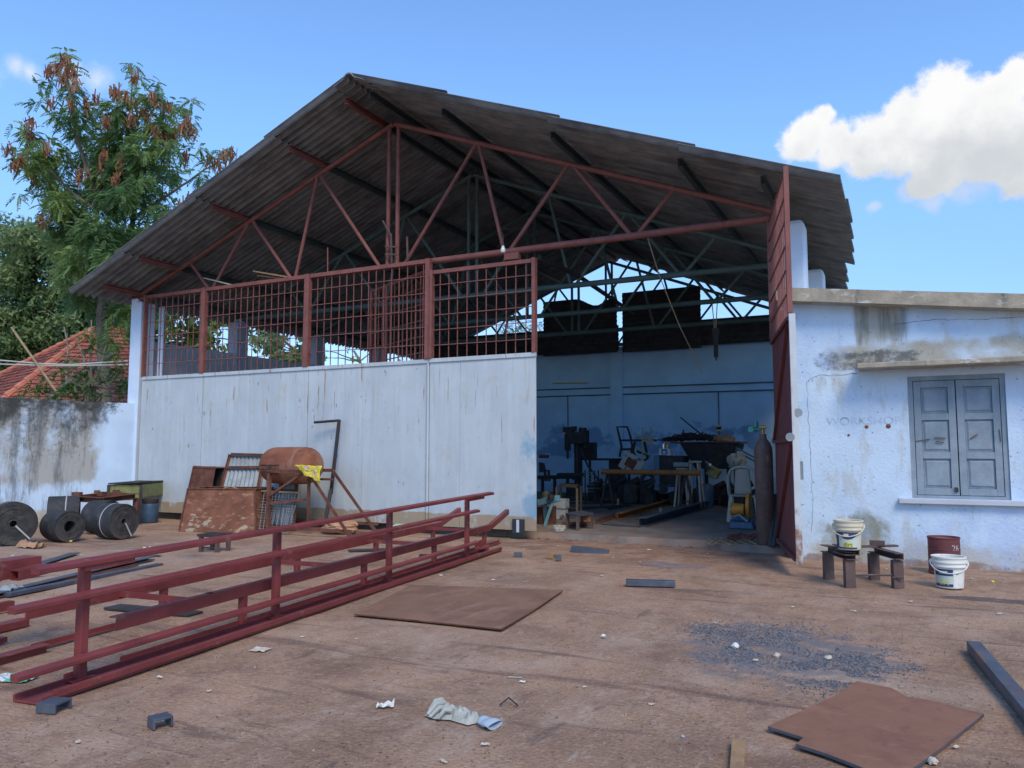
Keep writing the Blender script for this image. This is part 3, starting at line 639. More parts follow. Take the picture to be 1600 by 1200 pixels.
# faded painted word
vs, fs = text_mesh('WORKSHOP', .30)
w = max(v[0] for v in vs)-min(v[0] for v in vs); a = V(1291, 660, RV); b = V(1408, 655, RV); sx = (b.x-a.x)/w; cz = V(1350, 658, RV).z
mb = MB(); mb.add([((a.x+b.x)/2+v[0]*sx, RV-.004, cz+v[1]*.50) for v in vs], fs); mb.build('painted_lettering', M['faint_paint'], bd, fix=False)
def crack(pts, w):
    mb = MB(); P = []
    for (x0, y0), (x1, y1) in zip(pts[:-1], pts[1:]):
        n = max(2, int(math.hypot(x1-x0, y1-y0)/6))
        for k in range(n): t = k/n; P.append((x0+(x1-x0)*t+random.uniform(-1.2,1.2), y0+(y1-y0)*t+random.uniform(-1.2,1.2)))
    P.append(pts[-1]); W = [V(x, y, RV) for x, y in P]; vs = []
    for k, p in enumerate(W):
        d = (W[min(k+1, len(W)-1)]-W[max(k-1, 0)]).normalized(); n = Vector((-d.z, 0, d.x)); ww = w*random.uniform(.4, 1.3)
        vs += [(p.x+n.x*ww, RV-.003, p.z+n.z*ww), (p.x-n.x*ww, RV-.003, p.z-n.z*ww)]
    mb.add(vs, [(2*k, 2*k+1, 2*k+3, 2*k+2) for k in range(len(W)-1)]); mb.build('wall_crack', M['crack'], bd, fix=False)
crack([(1397,508),(1450,500),(1530,499),(1600,495)], .0028); crack([(1261,596),(1278,587),(1338,584)], .004); crack([(1261,597),(1265,690),(1270,780),(1268,830)], .0018); crack([(1310,569),(1420,565),(1520,562)], .002)
for px, py, r in ((1354, 667, .026), (1388, 666, .032), (1326, 680, .018)):
    p = V(px, py, RV); mb = MB(); mb.lathe([(0,.012),(r*.5,.010),(r*.55,.004),(r,.002)], 12, Matrix.Translation(p) @ Matrix.Rotation(PI/2, 4, 'X')); mb.build('rust_bolt', M['rust_patchy'], bd)

# ================================================================== BOUNDARY WALL, HOUSE, TREES (left)
wa = Vector((-15.90, .0, 0)); wd = Vector((-1.02, -2.55, 0)).normalized(); wn = Vector((wd.y, -wd.x, 0))
if wn.x > 0: wn = -wn
mb = MB(); n = 60; vs = []
for i in range(n+1):
    s = 9.0*i/n; p = wa+wd*s; h = 2.60 + .012*s + .012*fb(s*2, 5)
    for o, z in ((0,-.05),(0,h),(.22,h),(.22,-.05)): vs.append(tuple(p+wn*o+Vector((0,0,z))))
mb.add(vs, [(i*4+j, i*4+(j+1) % 4, (i+1)*4+(j+1) % 4, (i+1)*4+j) for i in range(n) for j in range(4)]+[(0,1,2,3), tuple(n*4+j for j in (3,2,1,0))])
one(mb, 'boundary_wall', M['boundary'], 'mould-stained whitewashed boundary wall left of the gate', 'wall', loc=wa)
# tiled house
hs = thing('tiled_house', 'house with a red clay tiled hip roof behind the boundary wall', 'house', D(150, 690, 31))
apex = D(151, 514, 31); ap2 = D(205, 514, 32); ap2.z = apex.z
ez = apex.z-4.2; ctr = (apex+ap2)/2
ax = Vector((math.cos(.25), math.sin(.25), 0)); ay = Vector((-ax.y, ax.x, 0))
cs = [D(-24,648,27), D(430,648,29), D(330,665,40), D(-150,662,36)]; ez = cs[0].z
for c_ in cs: c_.z = ez
def hip(face):
    mb = MB(); rows = 22
    p0, p1, t0, t1 = face
    for r in range(rows):
        a, b = r/rows, (r+1)/rows+.01
        l0, l1, u0, u1 = p0.lerp(t0, a), p1.lerp(t1, a), p0.lerp(t0, b), p1.lerp(t1, b)
        nrm = (p1-p0).cross(t0-p0).normalized(); nrm = nrm if nrm.z > 0 else -nrm
        n = max(1, int((l1-l0).length/.26))
        for k in range(n):
            e = nrm*(.085+rng.uniform(-.02,.02)); s, t = k/n, (k+.94)/n
            q = [l0.lerp(l1, s)+e, l0.lerp(l1, t)+e, u0.lerp(u1, t)+e*.3, u0.lerp(u1, s)+e*.3]
            base = [l0.lerp(l1, s), l0.lerp(l1, t)]
            mb.add(q+base, [(0,1,2,3),(4,5,1,0)])
    mb.add([p0, p1, t1, t0], [(0,1,2,3)])
    return mb
rf = None
for fc in ((cs[0],cs[1],apex,ap2),(cs[1],cs[2],ap2,ap2),(cs[2],cs[3],ap2,apex),(cs[3],cs[0],apex,apex)):
    o = hip(fc).build('roof_face', M['tile'], hs, fix=False)
    rf = rf or o
for a, b in ((apex+(apex-ap2)*.02,ap2),(cs[0],apex),(cs[1],ap2),(cs[2],ap2),(cs[3],apex)):
    mb = MB(); k = max(1, int((b-a).length/.45))
    for i in range(k): mb.tube(a.lerp(b, i/k)+Vector((0,0,.06)), a.lerp(b, (i+1.1)/k)+Vector((0,0,.04)), .15, 8, r2=.12)
    mb.build('ridge_tiles', M['ridge_tile'], hs, smooth=True)
mb = MB(); i_ = [c_.lerp(Vector((ctr.x, ctr.y, ez)), .12) for c_ in cs]
mb.add([(p.x, p.y, 0) for p in i_]+[(p.x, p.y, ez+.3) for p in i_], [(j, (j+1) % 4, 4+(j+1) % 4, 4+j) for j in range(4)]); mb.build('wall', M['house_wall'], hs)

def quads(P, A, B):      # many quads: centre P, half axes A, B -> builder
    n = len(P); v = np.stack([P-A-B, P+A-B, P+A+B, P-A+B], 1).reshape(-1, 3)
    mb = MB(); mb.v = [tuple(x) for x in v]; mb.f = [(4*i, 4*i+1, 4*i+2, 4*i+3) for i in range(n)]; mb.m = [0]*n
    return mb
def unit(a): return a/np.maximum(1e-9, np.linalg.norm(a, axis=1, keepdims=True))
def in_clumps(clumps, dens, shell=.55):
    P, C = [], []
    for c, r in clumps:
        n = int(dens*r*r*r*4) if dens*r > 0 else 0; n = max(n, 10)
        d = unit(rng.normal(size=(n, 3))); rad = r*(shell+(1-shell)*rng.random((n, 1)))*rng.uniform(.75, 1.12, (n, 1))
        P.append(np.array(c)+d*rad*np.array([1, 1, .85])); C.append(d)
    return np.concatenate(P), np.concatenate(C)
def feather(clumps, dens, flen=.34, npair=7):            # drooping bipinnate fronds
    P, C = in_clumps(clumps, dens, .25); n = len(P)
    d = unit(C*np.array([1,1,.4]) + rng.normal(size=(n,3))*.55 + np.array([0,0,-.15]))
    up = np.array([0,0,1.0]); side = unit(np.cross(d, up)+rng.normal(size=(n,3))*.25); L_ = flen*rng.uniform(.6, 1.25, (n,1))
    PP, AA, BB = [], [], []
    for k in range(npair):
        t = (k+.6)/npair; c = P + d*L_*t + np.array([0,0,-1.0])*L_*.45*t*t
        for s in (-1, 1):
            a = side*s*.6 + d*.5 + np.array([0,0,-.28]); ln = L_*.20*(1-.45*abs(t-.45))
            PP.append(c + a*ln); AA.append(a*ln); BB.append(unit(np.cross(a, unit(np.cross(a, d))))*.0125+rng.normal(size=(n,3))*.003)
    return quads(np.concatenate(PP), np.concatenate(AA), np.concatenate(BB))
def leafy(clumps, dens, size=.16, asp=.45, shell=.45):
    P, C = in_clumps(clumps, dens, shell); n = len(P)
    a = unit(rng.normal(size=(n,3))+C*.5+np.array([0,0,-.3])); b = unit(np.cross(a, rng.normal(size=(n,3)))); s = size*rng.uniform(.55, 1.2, (n,1))
    return quads(P, a*s*.5, b*s*.5*asp)
def pods(spots, per=26, ln=.30):
    PP, AA, BB = [], [], []
    for c, r in spots:
        n = per; P = np.array(c)+rng.normal(size=(n,3))*r*np.array([.5,.5,.55]); a = unit(np.array([0,0,-1.0])+rng.normal(size=(n,3))*.28)
        b = unit(np.cross(a, rng.normal(size=(n,3)))); l = ln*rng.uniform(.6,1.2,(n,1)); PP.append(P); AA.append(a*l*.5); BB.append(b*.020)
    return quads(np.concatenate(PP), np.concatenate(AA), np.concatenate(BB))
def limb(mb, pts, r0, r1, n=8):
    P = [Vector(p) for p in pts]; Q = []
    for a, b in zip(P[:-1], P[1:]):
        for k in range(4): Q.append(a.lerp(b, k/4)+Vector((rng.uniform(-1,1), rng.uniform(-1,1), rng.uniform(-1,1)))*(b-a).length*.02)
    Q.append(P[-1]); mb.path(Q, r0, n, r1)
# --- the tall feathery tree
TD = 23.0
tree = thing('feathery_tree', 'tall feathery tree hung with clusters of dry brown pods above the house', 'tree', Vector((D(150, 640, TD).x, D(150, 640, TD).y, 0)))
pxm = TD/F
cl = [(100,85,13),(102,108,17),(112,140,20),(72,122,9),(60,128,7),(122,170,20),(98,182,20),(70,150,10),(60,165,8),(45,215,20),(30,195,9),(22,245,14),(55,245,24),(85,235,22),(130,205,26),(160,165,15),(150,185,16),(185,165,20),(205,150,18),(213,118,12),(214,100,6),(190,195,28),(240,155,18),(246,130,8),(255,170,20),(275,165,14),(295,155,8),(300,185,14),(285,205,18),(250,205,24),(225,190,18),(175,225,30),(140,245,26),(100,255,22),(65,270,24),(45,255,18),(85,285,24),(215,235,28),(195,265,30),(160,275,28),(250,245,20),(288,238,12),(310,235,12),(345,240,13),(360,235,8),(370,250,7),(325,255,14),(310,272,14),(330,290,10),(235,290,26),(260,275,18),(205,300,26),(170,315,30),(135,300,26),(120,330,30),(95,310,22),(230,330,24),(265,320,20),(280,345,20),(60,300,12),(30,305,10),(240,365,26),(200,360,28),(155,365,34),(110,370,32),(250,395,22),(210,400,30),(170,410,34),(125,410,30),(225,430,24),(185,450,32),(140,455,30),(165,490,24),(190,500,20),(200,478,22),(175,535,14)]
clumps = []
for x, y, r in cl: clumps.append((tuple(D(x+rng.uniform(-4,4), y+rng.uniform(-4,4), TD+rng.uniform(-1.6,1.6))), r*pxm*1.0))
for k in range(24):
    x, y = rng.uniform(75,280), rng.uniform(220,450); clumps.append((tuple(D(x, y, TD+rng.uniform(-2.4,2.4))), rng.uniform(14,24)*pxm))
feather(clumps, 330, .28).build('crown', M['leaf_main'], tree, fix=False)
pl_ = [(100,90),(104,112),(98,120),(75,112),(80,108),(92,104),(112,108),(118,132),(82,158),(110,162),(135,158),(48,190),(50,212),(74,228),(12,232),(24,258),(34,248),(50,272),(128,268),(122,276),(163,240),(190,245),(186,258),(180,278),(158,262),(196,150),(206,160),(180,145),(195,185),(180,140),(244,155),(222,172),(230,178),(262,165),(282,200),(270,205),(256,212),(228,208),(240,205),(292,190),(210,118),(290,245),(330,252),(352,245),(340,255),(362,240),(65,345),(282,320),(295,312),(150,150),(165,190),(300,205),(186,170),(205,185)]
sp = [(tuple(D(x, y+3, TD-1.2+rng.uniform(-.6,.6))), 6.5*pxm) for x, y in pl_]
pods(sp, 17).build('pod_clusters', M['pod'], tree, fix=False)
mb = MB(); T = lambda x, y, z=0: D(x, y, TD+z)
limb(mb, [T(165,640,.3), T(160,540,.3), T(160,440,.2), T(152,360,0), T(149,300,0)], .19, .07)
limb(mb, [T(149,300), T(125,230,.3), T(108,150,0), T(102,90,0)], .07, .015)
limb(mb, [T(160,500,.3), T(195,420,.4), T(206,350,0), T(216,285,0), T(200,200,.4), T(208,120,0)], .12, .015)
limb(mb, [T(214,290), T(245,220,.2), T(262,160,0)], .06, .012); limb(mb, [T(208,340), T(270,300,0), T(320,265,0), T(362,240,0)], .05, .01)
limb(mb, [T(150,330), T(90,280,0), T(45,230,0)], .05, .012); limb(mb, [T(216,290), T(238,300,.3), T(255,250,.4), T(290,190,.2)], .045, .01)
limb(mb, [T(155,300), T(170,240,.4), T(180,170,.4)], .05, .01); limb(mb, [T(150,350), T(110,330,.8), T(60,330,1)], .05, .01); limb(mb, [T(200,400), T(240,380,1), T(265,330,1)], .05, .01)
mb.build('trunk', M['bark'], tree, smooth=True)
def bush_tree(name, label, dist, clp, m, size, dens, trunk, tm=None, grp='trees behind the shed and wall', fn=leafy, dz=2.0):
    x0, y0 = trunk[0]; b = D(x0, y0, dist); t = thing(name, label, 'tree', Vector((b.x, b.y, 0)), 0, grp); k = dist/F
    cp = [(tuple(D(x, y, dist+rng.uniform(-dz, dz))), r*k) for x, y, r in clp]
    fn(cp, dens, size).build('crown', m, t, fix=False)
    mb = MB(); P = [Vector((b.x, b.y, 0))]+[D(x, y, dist) for x, y in trunk[1:]]; limb(mb, P, .17, .06)
    for c, r in cp[::3]: limb(mb, [P[-1].lerp(P[-2], .4), (P[-1]+Vector(c))/2+Vector((0,0,-.2)), Vector(c)], .05, .012, 6)
    mb.build('trunk', tm or M['bark'], t, smooth=True); return t
def rc(n, x0, x1, y0, y1, r0, r1): return [(rng.uniform(x0,x1), rng.uniform(y0,y1), rng.uniform(r0,r1)) for _ in range(n)]
bush_tree('bushy_tree', 'olive green bushy tree at the left edge behind the boundary wall', 41, rc(120,-60,125,365,570,18,30)+[(5,345,22),(40,350,22),(75,365,20),(20,370,30),(60,385,28),(-30,350,30),(100,395,22)], M['leaf_olive'], .22, 62, [(30,640),(35,540),(40,450)])
bush_tree('dark_tree', 'dark dense tree just left of and behind the tiled roof', 42, rc(90,20,240,370,560,22,36)+rc(40,-40,80,470,600,24,34), M['leaf_dark'], .23, 60, [(110,640),(115,560),(120,470)])
bush_tree('shrub', 'small feathery sapling growing over the boundary wall before the tiled roof', 20.5, rc(30,85,198,548,625,7,14)+rc(10,40,120,590,625,5,10)+rc(8,120,190,520,560,7,12)+[(190,575,9),(185,590,9)], M['leaf_bright'], .16, 240, [(140,650),(142,620),(145,590)], grp=None, fn=lambda c, d, s: feather(c, d, .22, 5), dz=.5)
# bare stems and the leaning trunk over the wall
lt = thing('cut_branch', 'leaning grey cut trunk with bare twigs over the boundary wall', 'trunk', D(68, 640, 21))
mb = MB(); q = lambda x, y: D(x, y, 21); mb.path([q(60,640), q(100,606), q(135,582), q(176,553)], 0.10, 10, .085); mb.build('trunk', M['pale_bark'], lt, smooth=True)
mb = MB()
for pts in ([(105,602),(103,570),(107,545),(100,510)], [(140,578),(142,545),(143,500)], [(134,580),(130,555),(122,538)], [(160,562),(150,545)], [(150,575),(158,590)], [(152,572),(160,560),(170,530)], [(118,598),(112,575),(110,560)]):
    mb.path([q(x, y) for x, y in pts], .035, 6, .015)
mb.build('twig', M['pale_bark'], lt)
mb = MB(); mb.tube(D(18, 512, 20.5), D(88, 612, 19.5), .03, 6); one(mb, 'bare_pole', M['bamboo'], 'thin slanting bamboo pole leaning in front of the tiled roof', 'pole')
for y, dy, lb in ((563, 2, 'upper'), (569, -1, 'lower')):
    mb = MB(); mb.path([D(-60, y-1, 20), D(0, y, 20), D(60, y+3+dy, 20), D(110, y+4+dy*1.5, 20), D(200, y+1, 20)], .018, 5)
    one(mb, 'overhead_cable', M['wire'], lb+' pale cable crossing in front of the tiled roof', 'cable', 'cables over the boundary wall')
bush_tree('broad_tree', 'green tree seen through the grille above the grey side wall', 31, rc(90,205,385,450,560,14,24), M['leaf_bright'], .24, 75, [(300,640),(300,560),(305,510)])
bush_tree('tall_tree', 'tree with browning leaves seen through the middle of the grille', 40, rc(34,425,500,515,580,12,20)+rc(18,395,440,490,550,12,18), M['leaf_dark'], .28, 55, [(470,640),(470,580),(472,540)])
mb_ = bush_tree('slender_tree', 'thin tree against bright sky at the far end of the grille', 46, [(505,560,9),(545,545,9),(556,560,8),(610,540,8),(625,570,8),(555,575,6),(500,545,7)], M['leaf_olive'], .26, 40, [(590,640),(575,590),(553,548)])
bush_tree('drooping_tree', 'drooping brown-leaved branches seen beside the last gate grille', 34, [(785,512,12),(805,506,14),(822,512,12),(838,505,11),(795,522,10),(820,525,9),(760,535,9),(748,540,8)], M['leaf_dark'], .22, 110, [(800,640),(800,560),(803,530)], fn=lambda c, d, s: feather(c, d, .4, 6))
# ================================================================== RED STEEL FRAMES (yard)
base0 = Vector((-4.85, -8.96, 0)); fdir = Vector((-.1127, .9936, 0)).normalized(); fs = Vector((fdir.y, -fdir.x, 0))     # fs: towards camera right
fp = lambda s, z=0, o=0: base0 + fdir*s + fs*o + Vector((0, 0, z))
fr = thing('steel_handrail_frame', 'long red-primed stair stringer with posts and three handrails lying nearest in the yard', 'steel frame', fp(3, 0))
mb = MB()
mb.extrude([(-.115,-.025),(.115,-.025),(.115,.02),(.10,.02),(.10,-.012),(-.10,-.012),(-.10,.02),(-.115,.02)], fp(-.46, .03, .085), fp(7.2, .03, .085)); 
mb.build('stringer', M['red'], fr, bevel=.004)
mb = MB(); mb.bar(fp(-.36, .048, .195), fp(7.15, .048, .195), .05, .035); mb.build('edge_flat', M['red'], fr)
for s in (-.02, 2.01, 4.08, 6.33):
    mb = MB(); mb.hollow(fp(s, .02), fp(s, .76+.012*s), .058, .058, up=tuple(fdir)); 
    mb.angle(fp(s-.09, .05, .0), fp(s+.09, .05, .0), .08, .05, .006); mb.build('post', M['red'], fr, bevel=.004)
rails = ((.785, .012, -.44, 7.1, .056), (.575, .011, -.58, 6.55, .052), (.175, .004, -.54, 6.55, .050))
for z, k, a, b, r in rails:
    mb = MB(); zz = lambda s: z + k*s
    rr = r
    mb.extrude([(-rr*.62,-rr*.42),(rr*.62,-rr*.42),(rr*.66,-rr*.30),(rr*.66,rr*.10),(rr*.58,rr*.20),(-rr*.5,rr*.42),(-rr*.66,rr*.34)], fp(a, zz(a), .075), fp(b, zz(b), .075)); mb.build('rail', M['red'], fr)
for q_ in ((-.1,.745,.3,.75),(6.2,.815,6.75,.822)):
    mb = MB(); mb.bar(fp(q_[0], q_[1], .075), fp(q_[2], q_[3], .075), .05, .03); mb.build('rail_bracket', M['red'], fr)
mb = MB(); mb.angle(fp(6.75, .12, .0), fp(7.0, .15, .05), .12, .10, .008); mb.build('end_cleat', M['red'], fr)
# twin beam frame behind it
n0 = Vector((-4.98, -8.66, 0)); n1 = Vector((-5.90, -1.37, 0)); f0 = Vector((-5.90, -8.72, 0)); f1 = Vector((-6.82, -1.40, 0))
rf2 = thing('steel_beam_frame', 'twin-beam red-primed steel frame on short legs behind the handrail frame', 'steel frame', (n0+f1)/2)
for p, q, op in ((n0, n1, 1), (f0, f1, -1)):
    e = (q-p).normalized(); mb = MB(); H = Vector((0,0,.30))
    tip = q+e*.85+Vector((0,0,.20))
    prc = [(-.035,-.048),(.035,-.048),(.035,-.040),(-.027,-.040),(-.027,.040),(.035,.040),(.035,.048),(-.035,.048)]
    if op < 0: prc = [(a, b) for a, b in prc]
    prs = prc if op < 0 else [(-a, b) for a, b in prc][::-1]
    if p is n0: mb.extrude([(-a, b) for a, b in prc][::-1], p-e*.0+H, p+e*1.0+H); mb.bar(p+e*.95+H, q+H, .07, .096)
    else: mb.extrude([(-a, b) for a, b in prc][::-1], p-e*.0+H, q+H)
    mb.bar(q-e*.01+H, tip+H*.95, .065, .085); mb.build('main_beam', M['red'], rf2, bevel=.003)
for t in (.12, .40, .68, .93):
    p, q = n0.lerp(n1, t), f0.lerp(f1, t); mb = MB(); mb.angle(p+Vector((0,0,.30)), q+Vector((0,0,.30)), .05, .05, .006); mb.build('cross_member', M['red'], rf2)
for a, b in ((n0, n1), (f0, f1)):
    for t in (.19, .47, .72, .97):
        p = a.lerp(b, t); mb = MB(); mb.angle(p+Vector((0,0,.02)), p+Vector((0,0,.26)), .055, .055, .008, up=tuple(fdir)); mb.build('leg', M['red'], rf2)
    mb = MB(); e = (b-a).normalized(); mb.angle(a+e*.1+Vector((0,0,.03)), b+e*.5+Vector((0,0,.03)), .045, .04, .006); mb.build('runner', M['red'], rf2)
def loose(name, label, cat, p, q, w, h, kind='bar', m='red', z=.0, group=None, t=.012):
    mb = MB(); P, Q = Vector(p), Vector(q); P.z = Q.z = z+h/2+.004
    if len(p) > 2 and p[2]: P.z = p[2]
    if len(q) > 2 and q[2]: Q.z = q[2]
    dict(bar=lambda: mb.bar(P, Q, w, h), chan=lambda: mb.chan(P, Q, w, h, t), angle=lambda: mb.angle(P, Q, w, h, t), hollow=lambda: mb.hollow(P, Q, w, h, t),
         ichan=lambda: mb.extrude([(-w/2,-h/2),(w/2,-h/2),(w/2,-h/2+t),(t/2,-h/2+t),(t/2,h/2-t),(w/2,h/2-t),(w/2,h/2),(-w/2,h/2),(-w/2,h/2-t),(-t/2,h/2-t),(-t/2,-h/2+t),(-w/2,-h/2+t)], P, Q))[kind]()
    return one(mb, name, M[m], label, cat, group, bevel=.003)
e = fdir
p = onplane(53, 882, 2, .62)
loose('red_hollow_section', 'red square tube cut off by the left edge, level with the top handrail', 'steel section', (p-e*2.2)+Vector((0,0,0)), p, .16, .14, 'hollow', t=.008)
mb = MB(); q_ = onplane(42, 890, 2, .60); mb.hollow(q_-e*.14+Vector((.06,0,-.02)), q_+e*.10+Vector((.06,0,-.0)), .09, .075, .006); one(mb, 'red_tube_offcut', M['red'], 'short red square tube stub at the left end of the top handrail', 'steel section')
mb = MB()
for s in (.5, 1.6):
    b_ = p-e*s; mb.bar((b_.x, b_.y, .0), (b_.x, b_.y, .56), .06, .06, up=tuple(fdir))
one(mb, 'red_support_post', M['red'], 'red support posts under the square tube at the left edge', 'steel post')
r1 = onplane(18, 945, 2, .42); mb = MB(); mb.bar(r1-e*2.0, r1, .06, .06); mb.bar(r1-e*1.2-Vector((0,0,.42)), r1-e*1.2, .06, .06, up=tuple(fdir)); one(mb, 'red_rail_end', M['red'], 'end of a red rail at the left edge, level with the middle handrail', 'steel section')
loose('red_flat_bar', 'flat red bar end lying on the ground at the left edge', 'steel section', G(38,978)-e*2.0, G(38,978), .12, .06, 'bar')
loose('red_beam_end', 'red I-beam end on the ground at the left edge below the rails', 'steel section', G(72,1018)-e*1.6, G(72,1018), .10, .12, 'ichan', t=.010)
loose('red_strip', 'thin red strip end lying beside the I-beam end at the left edge', 'steel section', G(6,1003)-e*1.2, G(6,1003), .08, .04, 'bar')
# dark flat bars behind the frames
mid_ = 'dark steel bars lying on the yard floor'
loose('steel_flat', 'upper dark steel flat in front of the rubber rolls', 'steel bar', G(-30,915), G(117,866), .14, .05, 'chan', 'mill', group=mid_)
loose('steel_flat', 'dark steel channel ending near the cream scrap, middle of three', 'steel bar', G(-40,942), G(236,875), .12, .05, 'chan', 'mill', group=mid_)
loose('steel_flat', 'dark steel bar with rusty strip, lowest of three behind the handrails', 'steel bar', G(10,933), G(250,882), .10, .04, 'bar', 'mill', group=mid_)
loose('steel_angle', 'thin rusty angle lying between the dark steel bars', 'steel bar', G(-20,936), G(215,885), .04, .03, 'angle', 'rust', group=mid_)
loose('steel_flat', 'short dark steel end at the left edge beside the leftmost rubber roll', 'steel bar', G(-40,908), G(18,893), .10, .06, 'bar', 'mill', group=mid_)
loose('wood_batten', 'thin brown batten at the left edge under the middle rail', 'batten', G(-20,962), G(45,950), .05, .03, 'bar', 'bamboo')
loose('steel_pad', 'dark flat steel strip lying under the twin-beam frame', 'steel bar', G(175,950), G(305,962), .20, .02, 'bar', 'dark')
loose('steel_pad', 'dark steel strip under the far legs of the twin-beam frame', 'steel bar', G(545,862), G(640,858), .16, .02, 'bar', 'dark')
# blue chair shell pieces
mb = MB(); c = G(20, 903)
for dx, sc in ((-.35,1.0), (.12,.75)):
    o_ = c+Vector((dx*.9, dx*.45, 0))
    mb.grid(lambda a, b: o_+Vector(((a-.5)*.42*sc, (b-.5)*.40*sc, (.03+.16*sc*((a-.5)**2*2.2+(b-.5)**2*1.2)*1.3))), 12, 10)
o = one(mb, 'broken_chair_shell', M['cyan'], 'broken sky-blue plastic chair shells lying at the left edge', 'chair shell', smooth=True, fix=False)
s = o.modifiers.new('t','SOLIDIFY'); s.thickness = .012
# ================================================================== RUBBER ROLLS
def roll(label, c, r, w, axis, hole, strap=True, flat=0.0, radial=True):
    t = thing('rubber_belt_roll', label, 'rubber roll', (c[0], c[1], 0), 0, 'rolls of black rubber belting by the boundary wall')
    ax = Vector(axis).normalized(); z = Vector((0,0,1)); x = z.cross(ax).normalized(); y = ax.cross(x)
    R = Matrix((x, y, ax)).transposed().to_4x4(); Mx = Matrix.Translation(Vector((c[0], c[1], r*(1-flat)))) @ R
    mb = MB(); n = 44; turns = int((r-hole)/.022); pr = []
    mb.lathe([(r*.985,-w/2),(r,-w/2+.02),(r*1.004,0),(r,w/2-.02),(r*.985,w/2)], n, Mx); mb.build('belt_outer', M['rubber'], t, smooth=True)
    mb = MB()
    for sgn in (1, -1):
        pr = []
        for k in range(turns+1):
            a = hole+(r*.985-hole)*k/turns; d = rng.uniform(-.006, .008)
            if k: pr.append((a-.004, sgn*(w/2-.010+pd)))
            pr += [(a, sgn*(w/2-.020)), (a+.003, sgn*(w/2-.010+d))]; pd = d
        mb.lathe([p for p in pr if p[0] <= r*.985], n, Mx)
    mb.lathe([(hole,-w/2+.012),(hole,w/2-.012)], 24, Mx); mb.lathe([(hole,-.03),(.001,-.03)], 24, Mx); mb.build('belt_end', M['rubber_side'], t, smooth=True)
    if strap:
        mb = MB(); zz = w*rng.uniform(-.12, .12)
        mb.lathe([(r+.003,zz-.010),(r+.006,zz-.008),(r+.006,zz+.008),(r+.003,zz+.010)], n, Mx)
        a = rng.uniform(-1.2,-.6)
        if radial: mb.bar(Mx @ Vector((hole*.8*math.cos(a), hole*.8*math.sin(a), w/2+.012)), Mx @ Vector((r*.99*math.cos(a), r*.99*math.sin(a), w/2+.012)), .025, .006, up=tuple(ax)); mb.build('strap', M['strap'], t)
    return t
g = G(188, 843); roll('wide rubber roll at the right of the row with tight spiral and white strap', (g.x-.22, g.y+.05), .30, .46, (1, .02, 0), .045)
g = G(140, 838); roll('rubber roll tucked behind the rightmost roll', (g.x-.26, g.y+.42), .30, .42, (.99, .1, 0), .06, radial=False)
g = G(107, 847); roll('rubber roll with a large round core hole, in the middle of the row', (g.x-.22, g.y+.03), .255, .50, (.98, -.12, 0), .095, radial=False)
g = G(25, 852); roll('largest rubber roll, at the left edge, with a strap across its face', (g.x-.15, g.y), .345, .40, (.95, -.40, 0), .05)
g = G(60, 838); roll('rubber roll standing behind the leftmost rolls with a white strap over its top', (g.x-.40, g.y+.72), .33, .52, (.6, .8, 0), .06)
# ================================================================== SCRAP BY THE GATE
zt = .62
b = thing('rusty_trestle', 'rusty red trestle bench behind the rubber rolls', 'trestle', (G(160,822).x, G(160,822).y, 0))
A_, B_, C_ = G(107,829), G(157,833), G(211,822); D_ = C_+(A_-B_)
ptop = .60
for p in (A_, B_, C_, D_): mb = MB(); mb.angle(p, p+Vector((0,0,ptop-.05)), .09, .09, .012, up=tuple((C_-B_).normalized())); mb.build('leg', M['rust'], b)
mb = MB(); Z = Vector((0,0,ptop))
for p, q in ((A_,B_),(B_,C_),(C_,D_),(D_,A_)): mb.chan(p+Z, q+Z, .08, .10, .012)
mb.build('top_frame', M['rust'], b)
mb = MB()
for t_, s_ in ((.1,.1),(.35,.6),(.6,.15),(.85,.5),(.5,.9)):
    c = A_.lerp(B_, s_).lerp(D_.lerp(C_, s_), t_)+Vector((0,0,ptop+.085)); mb.box(c, (.16,.10,.07), Matrix.Rotation(rng.uniform(0,3),3,'Z'))
mb.build('clamp_block', M['rust'], b)
# green sheet cabinet/hood
gb_ = thing('green_workbench', 'olive green sheet-metal bench with projecting top by the boundary wall', 'bench', (G(225,812).x, G(225,812).y, 0))
P0, P1, P2 = G(168,818), G(219,818), G(266,808); P3 = P0+(P2-P1)
Zt = .80
mb = MB()
for p in (P0, P1, P2, P3): mb.angle(p, p+Vector((0,0,Zt)), .06, .06, .008, up=tuple((P1-P0).normalized()))
mb.build('leg', M['dark'], gb_)
mb = MB()
for p, q, h in ((P0,P1,.32),(P1,P2,.26),(P2,P3,.26),(P3,P0,.32)): mb.bar(p+Vector((0,0,Zt-h/2)), q+Vector((0,0,Zt-h/2)), .008, h)
mb.build('apron', M['green_sheet'], gb_)
mb = MB(); u_ = (P2-P1).normalized(); cpoly = [P0-u_*.05, P1-u_*.08, P2+u_*.45, P3+u_*.1]
vs = [tuple(p+Vector((0,0,Zt+.01+.03*(i == 1)))) for i, p in enumerate(cpoly)]+[tuple(p+Vector((0,0,Zt+.04+.03*(i == 1)))) for i, p in enumerate(cpoly)]
mb.add(vs, [(3,2,1,0),(4,5,6,7),(0,1,5,4),(1,2,6,5),(2,3,7,6),(3,0,4,7)]); mb.build('top', M['dark'], gb_)
mb = MB(); mb.bar(P1+(P2-P1)*.1+Vector((0,-.03,.60)), P1+(P2-P1)*.75+Vector((0,-.03,.66)), .03, .05); mb.build('handle_bar', M['dark'], gb_)
